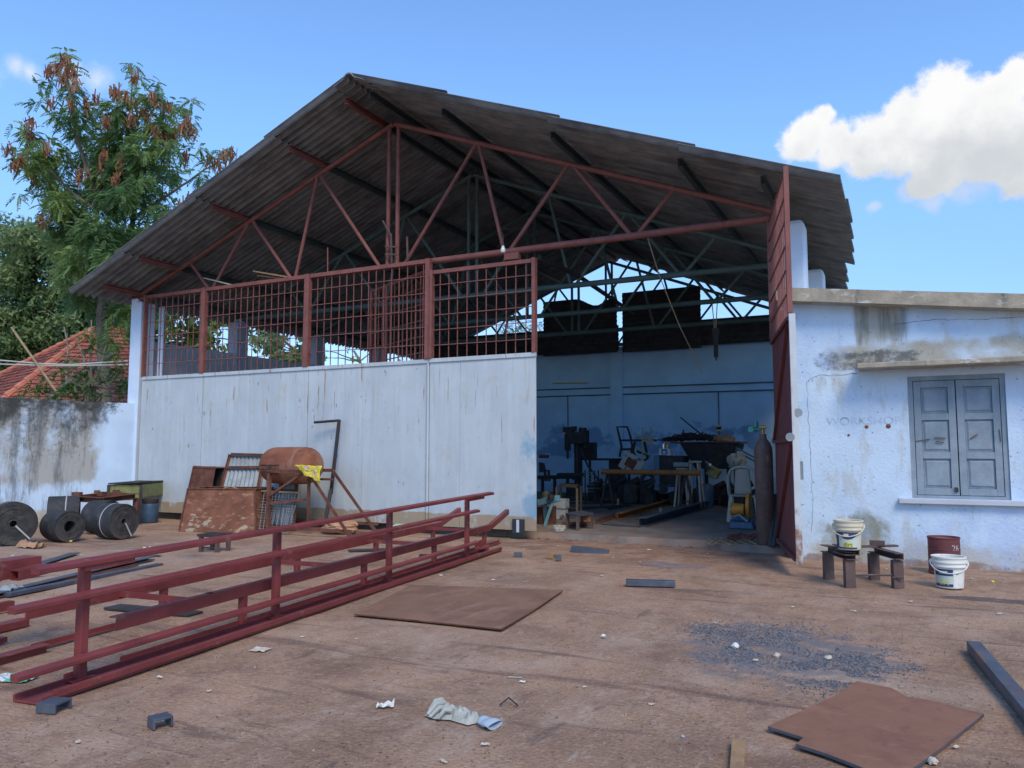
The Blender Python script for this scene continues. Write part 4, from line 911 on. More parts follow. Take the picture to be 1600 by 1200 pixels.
# blue drum
c = G(220, 818)+Vector((-.05,.25,0))
dr = thing('blue_drum', 'crushed dark-topped blue plastic drum under the green bench', 'drum', c)
mb = MB(); mb.lathe([(0,0),(.15,0),(.17,.03),(.165,.12),(.175,.15),(.165,.20),(.17,.34),(.15,.40)], 20, Matrix.Translation(c)); mb.build('body', M['blue_drum'], dr, smooth=True)
mb = MB(); mb.lathe([(.15,.40),(.165,.42),(.165,.50),(.10,.52),(0,.52)], 20, Matrix.Translation(c)); mb.build('collar', M['dark'], dr, smooth=True)
# rusty tapered tub
def tapered(name, label, cat, bl, br, dep, h, inset, m, lip=True, group=None, lean=0):
    t = thing(name, label, cat, ((bl+br)/2))
    ex = (br-bl).normalized(); ey = Vector((-ex.y, ex.x, 0)); W = (br-bl).length
    B = [bl, br, br+ey*dep, bl+ey*dep]; Tp = [bl+ex*inset+ey*(inset*.8+lean), br-ex*inset+ey*(inset*.8+lean), br-ex*inset+ey*(dep-inset*.5+lean), bl+ex*inset+ey*(dep-inset*.5+lean)]
    hz = Vector((0,0,h)); Tp = [p+hz for p in Tp]
    mb = MB()
    for i in range(4):
        j = (i+1) % 4
        mb.grid(lambda a, b_: B[i].lerp(B[j], a).lerp(Tp[i].lerp(Tp[j], a), b_)+(ey if i in (0,2) else ex)*.012*fb(a*3+i, b_*2), 12, 6)
    o = mb.build('shell', m, t, fix=False); s = o.modifiers.new('t','SOLIDIFY'); s.thickness = .008
    if lip:
        mb = MB()
        for i in range(4):
            j = (i+1) % 4; n = 8; pts = [Tp[i].lerp(Tp[j], k/n)+Vector((0,0,.012*fb(k*.7+i*5,0))) for k in range(n+1)]
            for a, b_ in zip(pts[:-1], pts[1:]): mb.bar(a, b_, .05, .012)
        mb.build('rim', m, t)
        for i in range(2): mb = MB(); mb.bar(B[i]+Vector((0,0,.02)), Tp[i], .035, .02); mb.build('corner_strip', M['rust'], t)
    return t
bl_, br_ = G(266, 832), G(400, 833); bl_ = bl_+Vector((0,.2,0)); br_ = br_+Vector((0,.0,0))
tapered('rusty_hopper', 'large rusty tapered hopper upside down on the ground with flaking paint', 'hopper', bl_, br_, .85, .80, .10, M['rust_patchy'])
q0 = G(262,812)+Vector((.3,.2,0))
mb = MB(); a, b_ = V(297, 770, -.75), V(335, 772, -.75)
tb = thing('rusty_cabinet', 'small rusty steel cabinet tilted behind the hopper, dark open side', 'cabinet', (a.x, -.75, 0))
ex = Vector((1,0,0)); R = Matrix.Rotation(math.radians(10), 3, 'Y')
tl, tr2, bl2, br2 = V(303,729,-.7), V(336,731,-.7), V(293,768,-.7), V(331,770,-.7); bl2.z = min(bl2.z, br2.z); 
dz = Vector((0,0,0)); ty = Vector((.12,.42,.0))
bl3, br3 = Vector((bl2.x-.15,-.7,.02)), Vector((br2.x-.13,-.7,.02))
v8 = [bl3, br3, tr2, tl]; mb = MB(); mb.add([tuple(p) for p in v8]+[tuple(p+ty) for p in v8], [(0,1,2,3),(7,6,5,4),(3,2,6,7),(0,3,7,4),(1,0,4,5)]); o = mb.build('shell', M['rust'], tb, fix=False); s = o.modifiers.new('t','SOLIDIFY'); s.thickness = .012
mb = MB(); mb.add([tuple(p.lerp(bl3, .03)+ty*.5) for p in v8], [(0,1,2,3)]); mb.build('shelf', M['dark'], tb, fix=False)
mb = MB()
for p_, q_ in zip(v8, v8[1:]+v8[:1]): mb.bar(p_+Vector((0,-.008,0)), q_+Vector((0,-.008,0)), .04, .012, up=(0,1,0))
mb.build('front_frame', M['rust'], tb)
# corrugated scrap frame leaning on the gate
cs_ = thing('corrugated_panel_frame', 'rusty frame with grey corrugated sheet leaning on the gate behind the tank', 'panel frame', (V(400,800,-.6).x, -.6, 0))
TL, TR = V(362, 711, -.3), V(470, 714, -.3); BL, BR = G(333,812)+Vector((0,.0,0)), G(455,815)
BL = Vector((V(335,800,-.95).x, -.95, .05)); BR = Vector((V(462,800,-.95).x, -.95, .05))
mb = MB(); 
def cf(a, b):
    p = BL.lerp(BR, a).lerp(TL.lerp(TR, a), b); nrm = (BR-BL).cross(TL-BL).normalized(); return p + nrm*.018*math.cos(a*2*PI*17)
mb.grid(cf, 17*6, 4); o = mb.build('corrugated_sheet', M['zinc'], cs_, smooth=True, fix=False); s = o.modifiers.new('t','SOLIDIFY'); s.thickness = .005
off = (BR-BL).cross(TL-BL).normalized()*.05
if off.y > 0: off = -off
mb = MB()
for a, b in ((BL,TL),(BR,TR),(TL,TR),(BL.lerp(TL,.5),BR.lerp(TR,.5)),(BL.lerp(TL,.8),BR.lerp(TR,.84)),(BL.lerp(BR,.5),TL.lerp(TR,.5))): mb.angle(a+off, b+off, .05, .05, .008)
mb.build('frame', M['rust'], cs_)
ms = thing('mesh_basket', 'bent wire mesh panel with pale edge strip leaning before the corrugated sheet', 'mesh panel', (V(400,800,-1.3).x, -1.3, 0))
mTL, mTR, mBL, mBR = V(352,764,-1.2), V(468,770,-1.2), Vector((V(350,820,-1.45).x,-1.45,.03)), Vector((V(452,820,-1.45).x,-1.45,.03))
mb = MB()
for k in range(25): t_ = k/24; mb.bar(mTL.lerp(mTR,t_), mBL.lerp(mBR,t_)+Vector((.05*math.sin(k),0,0)), .007, .007)
for k in range(16): t_ = k/15; mb.bar(mTL.lerp(mBL,t_)+Vector((0,.05*math.sin(k*.6),0)), mTR.lerp(mBR,t_)+Vector((0,.05*math.sin(k*.6+1),0)), .007, .007)
mb.build('wire_mesh', M['zinc'], ms)
mb = MB(); mb.bar(mTL, mTR, .05, .03); mb.path([mTL+Vector((0,-.02,.02)), mTL.lerp(mTR,.12)+Vector((0,-.05,.05)), mTL.lerp(mTR,.3)+Vector((0,-.05,-.02))], .015, 5); mb.build('edge_strip', M['bamboo'], ms)
# tank
tc0, tc1 = V(425, 727, -1.0), V(486, 727, -1.0); tc1.z = tc0.z; cx = (tc0+tc1)/2
tk = thing('steel_tank', 'rusty horizontal steel tank with rounded ends on the stand', 'tank', (cx.x, cx.y, tc0.z-.33))
r_ = .345; Ln = (tc1-tc0).length/2+.06
Mx = Matrix.Translation(cx) @ Matrix.Rotation(PI/2, 4, 'Y'); pr = [(0, -Ln-.10)]
for k in range(1, 9): a = PI/2*k/8; pr.append((r_*math.sin(a)**.8, -Ln+.18-.28*math.cos(a)))
pr = [(a, b) for a, b in pr]; pr += [(r_+.004, -.01), (r_+.004, .01)]; pr += [(a, -b) for a, b in pr[:9]][::-1]
mb = MB(); mb.lathe(pr, 32, Mx); mb.build('shell', M['tank_rust'], tk, smooth=True)
mb = MB(); mb.bar(cx+Vector((-.45,-.35,-.03)), cx+Vector((.02,-.35,-.03)), .02, .06, up=(0,0,1)); mb.bar(cx+Vector((-.45,-.36,-.09)), cx+Vector((.02,-.36,-.09)), .03, .02); mb.bar(cx+Vector((-.45,-.36,.02)), cx+Vector((.02,-.36,.02)), .03, .02); mb.build('bracket_strip', M['rust'], tk)
mb = MB(); mb.tube(cx+Vector((-.2,-.38,-.03)), cx+Vector((-.2,-.35,-.03)), .04, 12); mb.build('port', M['dark'], tk)
# tank stand
st = thing('tank_stand', 'rusty A-frame stand of angle iron under the tank', 'stand', (cx.x, -.95, 0))
v_f, v_b = -1.45, -.62
def bars(name, L_, w=.06, parent=st, m='rust'):
    for a, b in L_: mb = MB(); mb.angle(a, b, w, w, .012); mb.build(name, M[m], parent)
z_ = lambda p, zz: Vector((p.x, p.y, zz))
A0, A1 = V(421,736,v_f), V(483,737,v_f); zt_ = A0.z; A1.z = zt_
legF = z_(A0, 0); footF = G(552,834); footF = z_(V(549,828,v_f), .02)
B1 = V(521,735,v_b); B0 = z_(V(440,735,v_b), B1.z); footB = z_(V(590,820,v_b), .02)
bars('leg', [(legF, A0), (z_(B0,0), B0)]); bars('strut', [(footF, A1), (footB, B1), (A0+Vector((0,0,-.45)), A1+Vector((-.1,0,0))), (A1, z_(A1,.1)+Vector((-.25,.3,0)))])
bars('top_rail', [(A0-Vector((.03,0,0)), A1+Vector((.05,0,0))), (B0, B1), (A0, B0), (A1, A1+(B1-A1)*.5)])
bars('lower_rail', [(z_(A0,.12), footF+Vector((0,0,.1))), (z_(A0,.55), z_(A1,.62)+Vector((-.25,.2,0))), (z_(A0,.12), z_(B0,.12)), (z_(B0,.18), footB+Vector((0,0,.16)))], .05)
bars('cross_tie', [(B1+Vector((-.45,0,-.17)), B1+Vector((0,0,-.17)))], .04)
# L-shaped rod leaning on gate
mb = MB(); v_ = -.3; mb.path([V(491,660,v_-.1), V(530,657,v_)], .028, 6); mb.bar(V(530,656,v_), V(517,772,v_-.2), .05, .05); mb.bar(V(517,765,v_-.25), z_(V(506,806,v_-.55), .03), .06, .05)
one(mb, 'bent_steel_post', M['dark'], 'tall dark steel post with bent arm leaning on the gate beside the tank', 'steel post')
# yellow sack
ys = thing('printed_sack', 'crumpled yellow printed sack draped over the tank stand', 'sack', V(482,752,v_f-.04))
def sackpt(a, b):
    T0, T1, B0_, B1_ = V(460,727,v_f-.09), V(503,728,v_f-.09), V(478,742,v_f-.1), V(500,754,v_f-.1)
    p = T0.lerp(T1, a).lerp(B0_.lerp(B1_, a), b); return p+Vector((0,.03*math.sin(a*9+b*4)+.02*fb(a*5,b*5), .03*fb(a*3,b*3+7)))
mb = MB(); mb.grid(sackpt, 16, 12); o = mb.build('cloth', M['yellow_sack'], ys, smooth=True, fix=False); s = o.modifiers.new('t','SOLIDIFY'); s.thickness = .012
mb = MB(); mb.grid(lambda a, b: sackpt(.36+.46*a, .06+.86*b)+Vector((0,-.012,0)), 10, 8); mb.build('print', M['sack_white'], ys, smooth=True, fix=False)
# crumpled paper bag, stool, green pot
def crumple(name, label, cat, c, size, m, seed, grp=None, oct_=4, amp=.35):
    mb = MB(); n, k = 22, 12
    def fn(a, b):
        th, ph = a*2*PI, b*PI; d = Vector((math.sin(ph)*math.cos(th), math.sin(ph)*math.sin(th), math.cos(ph)))
        f = 1+amp*mn.fractal(d*1.6+Vector((seed,0,0)), 1, 2, oct_); return Vector((d.x*f*size[0], d.y*f*size[1], max(0.003, (d.z*f*.9+.75)*size[2])))+c
    mb.grid(fn, n, k); return one(mb, name, m, label, cat, grp, fix=False)
crumple('paper_bag', 'crumpled brown paper bag under the tank stand legs', 'bag', G(522,834)+Vector((0,.15,0)), (.40,.26,.15), M['card'], 3)
crumple('paper_bag', 'crushed tan paper lying on top of the brown bag under the stand', 'bag', G(520,826)+Vector((.05,.5,0)), (.36,.16,.20), M['card'], 9)
so = G(328, 862); stl = thing('steel_stool', 'small dark welded steel stool in front of the hopper', 'stool', so)
ex = Vector((.995,.1,0)); ey = Vector((-.1,.995,0)); hh = .22
for a in (-1,1):
    for b_ in (-1,1): p = so+ex*a*.15+ey*(b_*.12+.1); mb = MB(); mb.angle(p, p+Vector((0,0,hh)), .05, .05, .008); mb.build('leg', M['old_steel'], stl)
mb = MB()
for k in range(5): p = so+ey*(-.04+k*.07)+Vector((0,0,hh+.02)); mb.bar(p-ex*.2, p+ex*.2, .04, .04)
mb.bar(so+ex*-.15+ey*-.02+Vector((0,0,.06)), so+ex*.15+ey*-.02+Vector((0,0,.06)), .02, .02); mb.build('top', M['dark'], stl)
c = V(628, 812, -.45); c.z = .10
mb = MB(); mb.lathe([(.07,-.17),(.085,-.12),(.09,.12),(.085,.16),(.075,.16),(.07,-.1)], 16, Matrix.Translation(c+Vector((0,0,.0))) @ Matrix.Rotation(PI/2,4,'Y')); one(mb, 'green_tin', mat('pale_green_tin', (.38,.55,.36), .5, var=.1), 'pale green tin lying at the foot of the third gate leaf', 'tin', smooth=True)
# ================================================================== PLATES, BEAM, OFFCUTS
def plate(name, label, pts, th, m, lift=.012, edge='dark'):
    P = [G(x, y) for x, y in pts]; c = sum(P, Vector())/len(P)
    mb = MB(); n = len(P); 
    vs = [(p.x, p.y, lift) for p in P]+[(p.x, p.y, lift+th) for p in P]
    mb.add(vs, [tuple(range(n))[::-1]]); mb.add(vs, [tuple(range(n, 2*n))]); mb.add(vs, [(i, (i+1) % n, n+(i+1) % n, n+i) for i in range(n)], 1)
    return one(mb, name, [M[m], M[edge]], label, 'steel plate')
plate('steel_plate', 'large thin brown rusty plate lying in the middle of the yard', [(553,963),(660,974),(784,987),(834,957),(880,925),(760,921),(642,917),(600,939)], .012, 'plate', edge='rust')
plate('steel_plate', 'reddish rusty plate with a notched burnt edge at the lower right', [(1200,1143),(1256,1161),(1244,1171),(1290,1186),(1336,1204),(1400,1230),(1470,1178),(1538,1123),(1500,1114),(1450,1101),(1418,1096),(1393,1082),(1340,1071),(1305,1094)], .016, 'plate_red', edge='mill')
A_, B_ = G(1520, 1003), G(1640, 1215)
a = Vector((.455,-5.02,0)); bq = Vector((.66,-8.6,0)); a = G(1522, 1020); bq = a+Vector((.10,-1,0)).normalized()*3.6
mb = MB(); d_ = (bq-a).normalized(); mb.chan(a+Vector((0,0,.055)), bq+Vector((0,0,.055)), .16, .10, .008, up=(0,0,1)); mb.v = mb.v
mb2 = MB(); mb2.hollow(a+Vector((0,0,.045)), bq+Vector((0,0,.045)), .09, .08, .006); one(mb2, 'steel_beam', M['mill'], 'long blue-grey steel box section at the right edge of the yard', 'steel beam', bevel=.004)
loose('timber_stick', 'short brown flat steel strip pointing out of the bottom of the picture', 'steel strip', G(1151,1225), G(1154,1165), .065, .03, 'bar', 'wood')
oc = 'steel offcuts lying about the yard'
def offcut(label, p, q, w, h, kind='hollow', m='mill', t=.010): return loose('steel_offcut', label, 'offcut', p, q, w, h, kind, m, group=oc, t=t)
offcut('blue-grey square tube offcut in front of the doorway step', G(893,862), G(951,864), .10, .085)
offcut('rusty-topped square bar offcut, longest, right of the brown plate', G(978,915), G(1055,917), .09, .065, 'hollow', 'mill')
def cch(label, c, ang, L_, w, h, m='mill'):
    d = Vector((math.cos(ang), math.sin(ang), 0)); mb = MB(); p = c+Vector((0,0,h/2+.005)); mb.extrude([(-w/2,-h/2),(-w/2+.012,-h/2),(-w/2+.012,h/2-.012),(w/2-.012,h/2-.012),(w/2-.012,-h/2),(w/2,-h/2),(w/2,h/2),(-w/2,h/2)], p-d*L_/2, p+d*L_/2)
    return one(mb, 'steel_offcut', M[m], label, 'offcut', oc, bevel=.002)
cch('upturned channel offcut at the near end of the red stringer', G(84,1111), .25, .13, .13, .055)
cch('small upturned channel offcut alone on the ground right of the red stringer end', G(250,1136), -.35, .095, .105, .055)
cch('small rusty channel offcut beside a grey block near the doorway', G(862,873), -.1, .10, .08, .06, 'wood')
offcut('tiny grey block beside the small rusty offcut', G(869,876), G(877,876), .07, .07, 'bar')
offcut('small dark blue offcut near the end of the red beams', G(803,870), G(816,870), .06, .06, 'hollow')
offcut('dark offcut under the red handrails', G(655,872), G(668,872), .07, .05, 'bar', 'dark')
# ================================================================== RAG, PACKET, LITTER
rg = thing('cotton_glove', 'pair of dirty grey cotton gloves with pale blue cuff lying on the ground', 'glove', G(715, 1128))
def blob(cx, cy, L_, W_, H_, ang, seed):
    c = G(cx, cy); R = Matrix.Rotation(ang, 3, 'Z')
    def fn(a, b):
        x = (a-.5)*L_; y = (b-.5)*W_*(1-.35*abs(a-.4)*2); e = max(0, 1-((a-.5)*2)**4)*max(0, 1-((b-.5)*2)**4)
        z = H_*e*(.55+.5*math.sin(a*8+b*4+seed)*.5+.7*abs(fb(a*3.2+seed, b*3.2))); return c+R @ Vector((x, y, max(.002, z)))
    return fn
mb = MB(); mb.grid(blob(697, 1117, .21, .19, .055, .0, 1), 34, 24); mb.grid(blob(728, 1123, .20, .17, .055, -.5, 5), 34, 24); mb.build('palm', M['rag'], rg, smooth=True, fix=False)
mb = MB(); c = G(757, 1134)
def cuff(a, b):
    th = a*2*PI; p = Vector((b*.10-.02, math.cos(th)*(.042+.018*b), .024+math.sin(th)*.020*(1+.35*math.sin(b*9+a*7)))); return c+Matrix.Rotation(-.25,3,'Z') @ p
mb.grid(cuff, 20, 8); o = mb.build('cuff', M['rag_blue'], rg, smooth=True, fix=False); s = o.modifiers.new('t','SOLIDIFY'); s.thickness = .004
mb = MB()
for k, (x0, y0, x1_, y1_) in enumerate(((690,1108,670,1116),(694,1112,668,1121),(700,1120,672,1124),(705,1124,684,1127))):
    p, q = G(x0,y0), G(x1_,y1_); p.z = .05; q.z = .015; mb.path([p, p.lerp(q,.5)+Vector((0,0,.025)), q], .018, 8, .010)
mb.build('finger', M['rag'], rg, smooth=True)
def sheetlet(name, label, c, w, l, ang, m, seed, cat='litter', amp=.02, grp=None):
    R = Matrix.Rotation(ang, 3, 'Z'); mb = MB()
    mb.grid(lambda a, b: c+R @ Vector(((a-.5)*w, (b-.5)*l, .006+amp*abs(fb(a*2.2+seed, b*2.2)))), 8, 6)
    o = one(mb, name, m, label, cat, grp, fix=False); s = o.modifiers.new('t','SOLIDIFY'); s.thickness = .003; return o
sheetlet('plastic_packet', 'green and white plastic packet at the left edge below the rails', G(22,1062), .26, .14, .3, M['packet'], 1, 'packet', .05)
sheetlet('paper_scrap', 'flat grey paper scrap right of the red stringer', G(407,1016), .13, .11, .2, M['chip'], 2)
sheetlet('foil_scrap', 'folded pale foil wrapper lying left of the gloves', G(602,1105), .10, .05, .5, M['white_chip'], 3, amp=.05)
sheetlet('plastic_bag', 'thin grey plastic bag at the left edge on the steel bars', G(8,927), .35, .25, .2, M['zinc'], 4, 'plastic bag', .12)
sheetlet('plastic_wrap', 'cream plastic lump before the rubber rolls', G(48,856), .45, .2, .1, M['card'], 5, amp=.14)
sheetlet('cream_foam', 'torn cream foam piece standing near the ends of the dark bars', G(236,869)+Vector((0,0,.02)), .24, .22, 1.0, M['chip'], 6, amp=.18)
def stone(c, r, m, label, cat='stone', grp=None, name='stone'):
    mb = MB(); n, k = 9, 6; sd = rng.uniform(0, 90); q = [rng.uniform(.7,1.5) for _ in range(3)]
    def fn(a, b):
        d = Vector((math.sin(b*PI)*math.cos(a*2*PI), math.sin(b*PI)*math.sin(a*2*PI), math.cos(b*PI))); f = 1+.5*mn.noise(d*1.3+Vector((sd,0,0)))
        return c+Vector((d.x*f*r*q[0], d.y*f*r*q[1], d.z*f*r*.6+r*.45))
    mb.grid(fn, n, k); return one(mb, name, m, label, cat, grp, fix=False)
stone(G(1149,1012), .034, M['white_chip'], 'whitest stone, left in the grey gravel', grp='pale stones in the gravel'); stone(G(1214,1027), .028, M['chip'], 'cream flat stone in the middle of the gravel', grp='pale stones in the gravel')
stone(G(1294,1030), .026, M['chip'], 'pale stone at the right of the gravel patch', grp='pale stones in the gravel'); stone(G(1181,1033), .018, M['chip'], 'small tan stone low in the gravel patch', grp='pale stones in the gravel')
stone(G(1457,1193), .025, M['chip'], 'pale stone beside the right edge of the reddish plate'); stone(G(1551,910), .02, M['label_yellow'], 'small yellow lump on the ground right of the white bucket', 'lump')
stone(G(1067,1152), .012, M['rag_blue'], 'small pale blue chip on the bare ground', 'chip'); stone(G(943,995), .022, M['white_chip'], 'lone pale stone below the brown plate')
stone(G(592,884), .025, mat('yellow_foam', (.6,.5,.12), .8), 'small yellow plastic cap before the rubber rolls', 'cap').location = Vector((G(111,847).x, G(111,847).y, 0))
cand = [(20,870),(70,852),(130,866),(166,858),(225,830),(212,822),(150,872),(430,850),(300,862),(420,866),(455,860),(515,868),(560,880),(640,885),(690,900),(818,858),(842,870),(868,852),(905,858),(960,870),(1010,858),(1050,862),(1104,866),(1120,868),(1000,880),(940,900),(1075,868),(770,905),(745,925),(690,950),(475,995),(510,1010),(560,1000),(620,1070),(820,1065),(910,1075),(860,1090),(1120,975),(1160,958),(1240,948),(1330,955),(1390,945),(1420,940),(1500,955),(1560,960),(1490,1170),(1440,1010),(1300,895),(1262,900),(1386,890),(1418,882),(1440,886),(1520,905),(1537,902),(1586,890),(1340,880),(990,1150),(760,1165),(420,1140),(330,1080),(250,1060),(180,1110),(120,1160),(530,1170),(690,1190),(1020,1100)]
for i, (x, y) in enumerate(q for j, q in enumerate(cand) if j % 5 not in (1, 3)):
    sheetlet('litter_chip', 'small pale chip of litter on the bare brown ground', G(x+rng.uniform(-4,4), y+rng.uniform(-2,2)), rng.uniform(.02,.055), rng.uniform(.015,.03), rng.uniform(0,3), M['chip'] if i % 4 else M['white_chip'], i+10, 'litter', .012, 'pale litter chips scattered over the yard')
mb = MB(); p, q, r3 = G(781,1104), G(795,1098), G(809,1105); mb.path([p+Vector((0,0,.01)), q+Vector((0,0,.03)), r3+Vector((0,0,.01))], .005, 5); one(mb, 'bent_wire', M['dark'], 'short dark bent wire right of the gloves', 'wire')
mb = MB(); mb.path([G(794,1060)+Vector((0,0,.01)), G(816,1061)+Vector((0,0,.01))], .004, 5); one(mb, 'straw', M['cream'], 'thin pale straw lying below the brown plate', 'straw')
# gravel and grit
def bits(name, pts, r0, r1, m, label, cat):
    mb = MB()
    for x, y in pts:
        r = rng.uniform(r0, r1); c = np.array([x, y, ground_z(x, y)+r*.4]); v = rng.normal(size=(4,3)); v = v/np.linalg.norm(v, axis=1, keepdims=True)*r*rng.uniform(.7,1.3,(4,1)); v[:,2] *= .7
        mb.add([tuple(c+q) for q in v], [(0,1,2),(0,2,3),(0,3,1),(1,3,2)])
    o = mb.build(name, m, None); o['kind'] = 'stuff'; o['label'] = label; o['category'] = cat
pts = []
ctrs = [(1130,985,1.0),(1180,1000,1.3),(1240,1015,1.3),(1300,1035,1.2),(1340,1045,.9),(1210,985,1.0),(1275,1000,.9),(1150,1020,.8),(1265,1055,.8),(1310,1062,.6),(1360,1025,.7),(1100,985,.6)]
while len(pts) < 8500:
    x, y, w = ctrs[rng.integers(len(ctrs))]; p = G(x, y); q = (p.x+rng.normal()*.17*w, p.y+rng.normal()*.27*w)
    if fb(q[0]*2.2, q[1]*2.2) > -.30: pts.append(q)
p = G(1427, 1043); pts += [(p.x+rng.normal()*.04, p.y+rng.normal()*.08) for _ in range(160)]
bits('gravel', pts, .004, .012, M['gravel'], 'patch of loose blue-grey gravel on the brown yard', 'gravel')
pts = []
while len(pts) < 5000:
    x, y = rng.uniform(-20,1620), rng.uniform(845,1205)
    p = G(x, y)
    if p.y < -.3 and fb(p.x*1.1, p.y*1.1) > -.15 and not (-16.5 > p.x): pts.append((p.x, p.y))
bits('grit', pts, .003, .011, M['grit'], 'fine grit and crumbs scattered over the brown yard', 'grit')
pts = [(UL+.4+(UR-UL-.6)*rng.random(), .02+rng.normal()*.07) for _ in range(700)]
bits('rubble', pts, .008, .03, M['grit'], 'crumbled concrete rubble along the broken doorway step', 'rubble')
# ================================================================== TRESTLE, BUCKETS, BARREL (right)
tr = thing('channel_trestle', 'low trestle of rusty steel channels in front of the white wall', 'trestle', (-.48, -2.5, 0))
L0, L1, L2, L3 = G(1295,905), G(1328,918), G(1366,906), G(1403,919); H_ = .39
for p in (L0, L1, L2, L3): mb = MB(); mb.chan(p, p+Vector((0,0,H_-.085)), .11, .07, .009, up=tuple((L1-L0).normalized())); mb.build('leg', M['old_steel'], tr)
mb = MB(); e0 = (L1-L0).normalized(); mb.chan(L0-e0*.10+Vector((0,0,H_-.04)), L1+e0*.06+Vector((0,0,H_-.04)), .10, .085, .009); mb.build('cross_beam', M['old_steel'], tr)
mb = MB(); e1 = (L3-L2).normalized(); mb.chan(L2-e1*.05+Vector((0,0,H_-.04)), L3+e1*.07+Vector((0,0,H_-.04)), .09, .07, .009); mb.build('cross_beam', M['old_steel'], tr)
mb = MB(); a = L0.lerp(L1,.45); b = L2.lerp(L3,.2); e2 = (b-a).normalized(); mb.bar(a-e2*.08+Vector((0,0,H_+.012)), b+e2*.25+Vector((0,0,H_+.012)), .07, .022); mb.box(b+Vector((0,0,H_+.05)), (.16,.10,.05)); mb.build('tie_bar', M['old_steel'], tr)
mb = MB(); mb.chan(a+(L1-L0).normalized()*.12+Vector((-.02,0,H_+.015)), a+(L1-L0).normalized()*.40+Vector((.0,0,H_+.015)), .17, .09, .009); mb.build('top_channel', M['old_steel'], tr)
mb = MB(); mb.tube(L1+Vector((.05,0,.14)), L3+Vector((0,0,.14)), .012, 6); mb.tube(L3+Vector((-.05,-.06,.12)), L3+Vector((.06,-.06,.13)), .012, 6); mb.build('spreader', M['old_steel'], tr)
def bucket(label, c, body, dirt, rot, H=.40, R=.165, variant=0):
    t = thing('plastic_bucket', label, 'bucket', c, rot, 'paint buckets by the white wall')
    k = H/.40; r = lambda z: R*(.86+.14*z/H)
    mb = MB(); pr = [(0,.004),(r(0)-.006,.004),(r(0),.012)]+[(r(z), z) for z in (.05,.15,.26*k)]+[(R+.004,.265*k),(R+.014,.27*k),(R+.014,.285*k),(R+.006,.29*k),(R+.006,.315*k),(R+.016,.32*k),(R+.016,.34*k),(R+.008,.345*k),(R+.008,.375*k),(R+.018,.38*k),(R+.018,.398*k),(R,.40*k),(R-.006,.395*k),(R*.84,.02),(0,.02)]
    mb.lathe(pr, 40); mb.build('body', body, t, smooth=True, world=False, angle=30)
    mb = MB(); mb.lathe([(R*.90,.10),(0,.10)], 24); mb.build('contents', M['inside_dust'], t, world=False)
    def band(z0, z1, a0, a1, m, off, nm='label', fn=None):
        mb = MB(); n = 24
        def f(a, b):
            th = a0+(a1-a0)*a; lo, hi = z0, z1
            if fn: lo, hi = fn(a)
            z = lo+(hi-lo)*b; rr = r(z)+off; return Vector((rr*math.sin(th), -rr*math.cos(th), z))
        mb.grid(f, n, 6); return mb.build(nm, m, t, smooth=True, world=False, fix=False)
    if variant == 0:
        band(.02, .245*k, -1.25, 1.0, M['label_pale'], .0015); band(.03,.24*k,-1.25,-.75,M['label_blue'],.0025,'label_stripe')
        band(0,0,-.78,.98,M['label_blue'],.003,'label_swoosh', lambda a: (.245*k-.075*math.sin(PI*min(1,a*1.0))**.8-.004, .245*k)); band(.018,.036,-1.25,.9,M['label_blue'],.0026,'label_stripe')
    else:
        band(.02, .245*k, -1.2, .25, M['label_pale'], .0015); band(.165*k,.245*k,-1.15,.2,M['label_blue'],.003,'label_band'); band(.024,.055,-1.2,.2,M['label_blue'],.003,'label_stripe'); band(.19*k,.225*k,-.75,-.15,M['label_pale'],.0045,'label_swoosh')
        band(.205*k,.212*k,.42,.6,M['label_blue'],.0015,'small_print'); band(.185*k,.192*k,.42,.6,M['label_blue'],.0015,'small_print')
    def wrap(txt, size, th0, z0, m, nm):
        vs, fs = text_mesh(txt, size); mb = MB(); mb.add([((r(z0+y)+.0045)*math.sin(th0+x/R), -(r(z0+y)+.0045)*math.cos(th0+x/R), z0+y) for x, y, _ in vs], fs); mb.build(nm, m, t, world=False, fix=False)
    if variant == 0:
        band(.04,.085,-.35,.5,M['label_yellow'],.0022,'letter_ground'); wrap('dirt', .068, .08, .064, M['label_blue'], 'lettering')
        band(.19*k,.225*k,-.25,.15,M['bucket_old'],.0045,'emblem'); band(.155*k,.16*k,-.3,.45,M['label_blue'],.002,'small_print')
    else: wrap('dirt', .08, -.45, .068, M['label_yellow'], 'lettering')
    mb = MB(); n = 20
    for s in (-1, 1): mb.box((s*(R+.018), 0, .33*k), (.02,.035,.04))
    mb.path([Vector(((R+.03)*math.cos(a), -math.sin(a)*.05-.0, .33*k-.115*math.sin(a))) + Vector((0,-math.sin(a)*(R*.62),0)) for a in [PI*i/n for i in range(n+1)]], .006, 6); mb.build('handle', body, t, smooth=True, world=False)
    return t
tp = a+(L1-L0).normalized()*.02; bp = onplane(1327, 858, 2, H_+.03)
bucket('yellowed paint bucket with yellow lettering standing on the steel trestle', (bp.x, bp.y, H_+.026), M['bucket_old'], 0, -.12, H=.325, R=.138, variant=0)
g = G(1485, 920); bucket('whiter paint bucket standing on the ground before the red barrel', (g.x, g.y+.1, .0), M['bucket'], 0, .0, H=.345, R=.158, variant=1)
g = G(1478, 899); rb = thing('red_barrel', 'small dark red steel barrel against the white wall behind the bucket', 'barrel', (g.x, g.y+.2, 0))
Mx = Matrix.Translation((g.x, g.y+.2, 0))
mb = MB(); mb.lathe([(0,.005),(.178,.005),(.184,0),(.184,.02),(.178,.03),(.178,.15),(.183,.155),(.178,.16),(.178,.29),(.183,.295),(.178,.30),(.178,.42),(.184,.43),(.184,.445),(.178,.445),(.174,.415),(0,.41)], 36, Mx); mb.build('body', [M['barrel_red']], rb, smooth=True, angle=30)
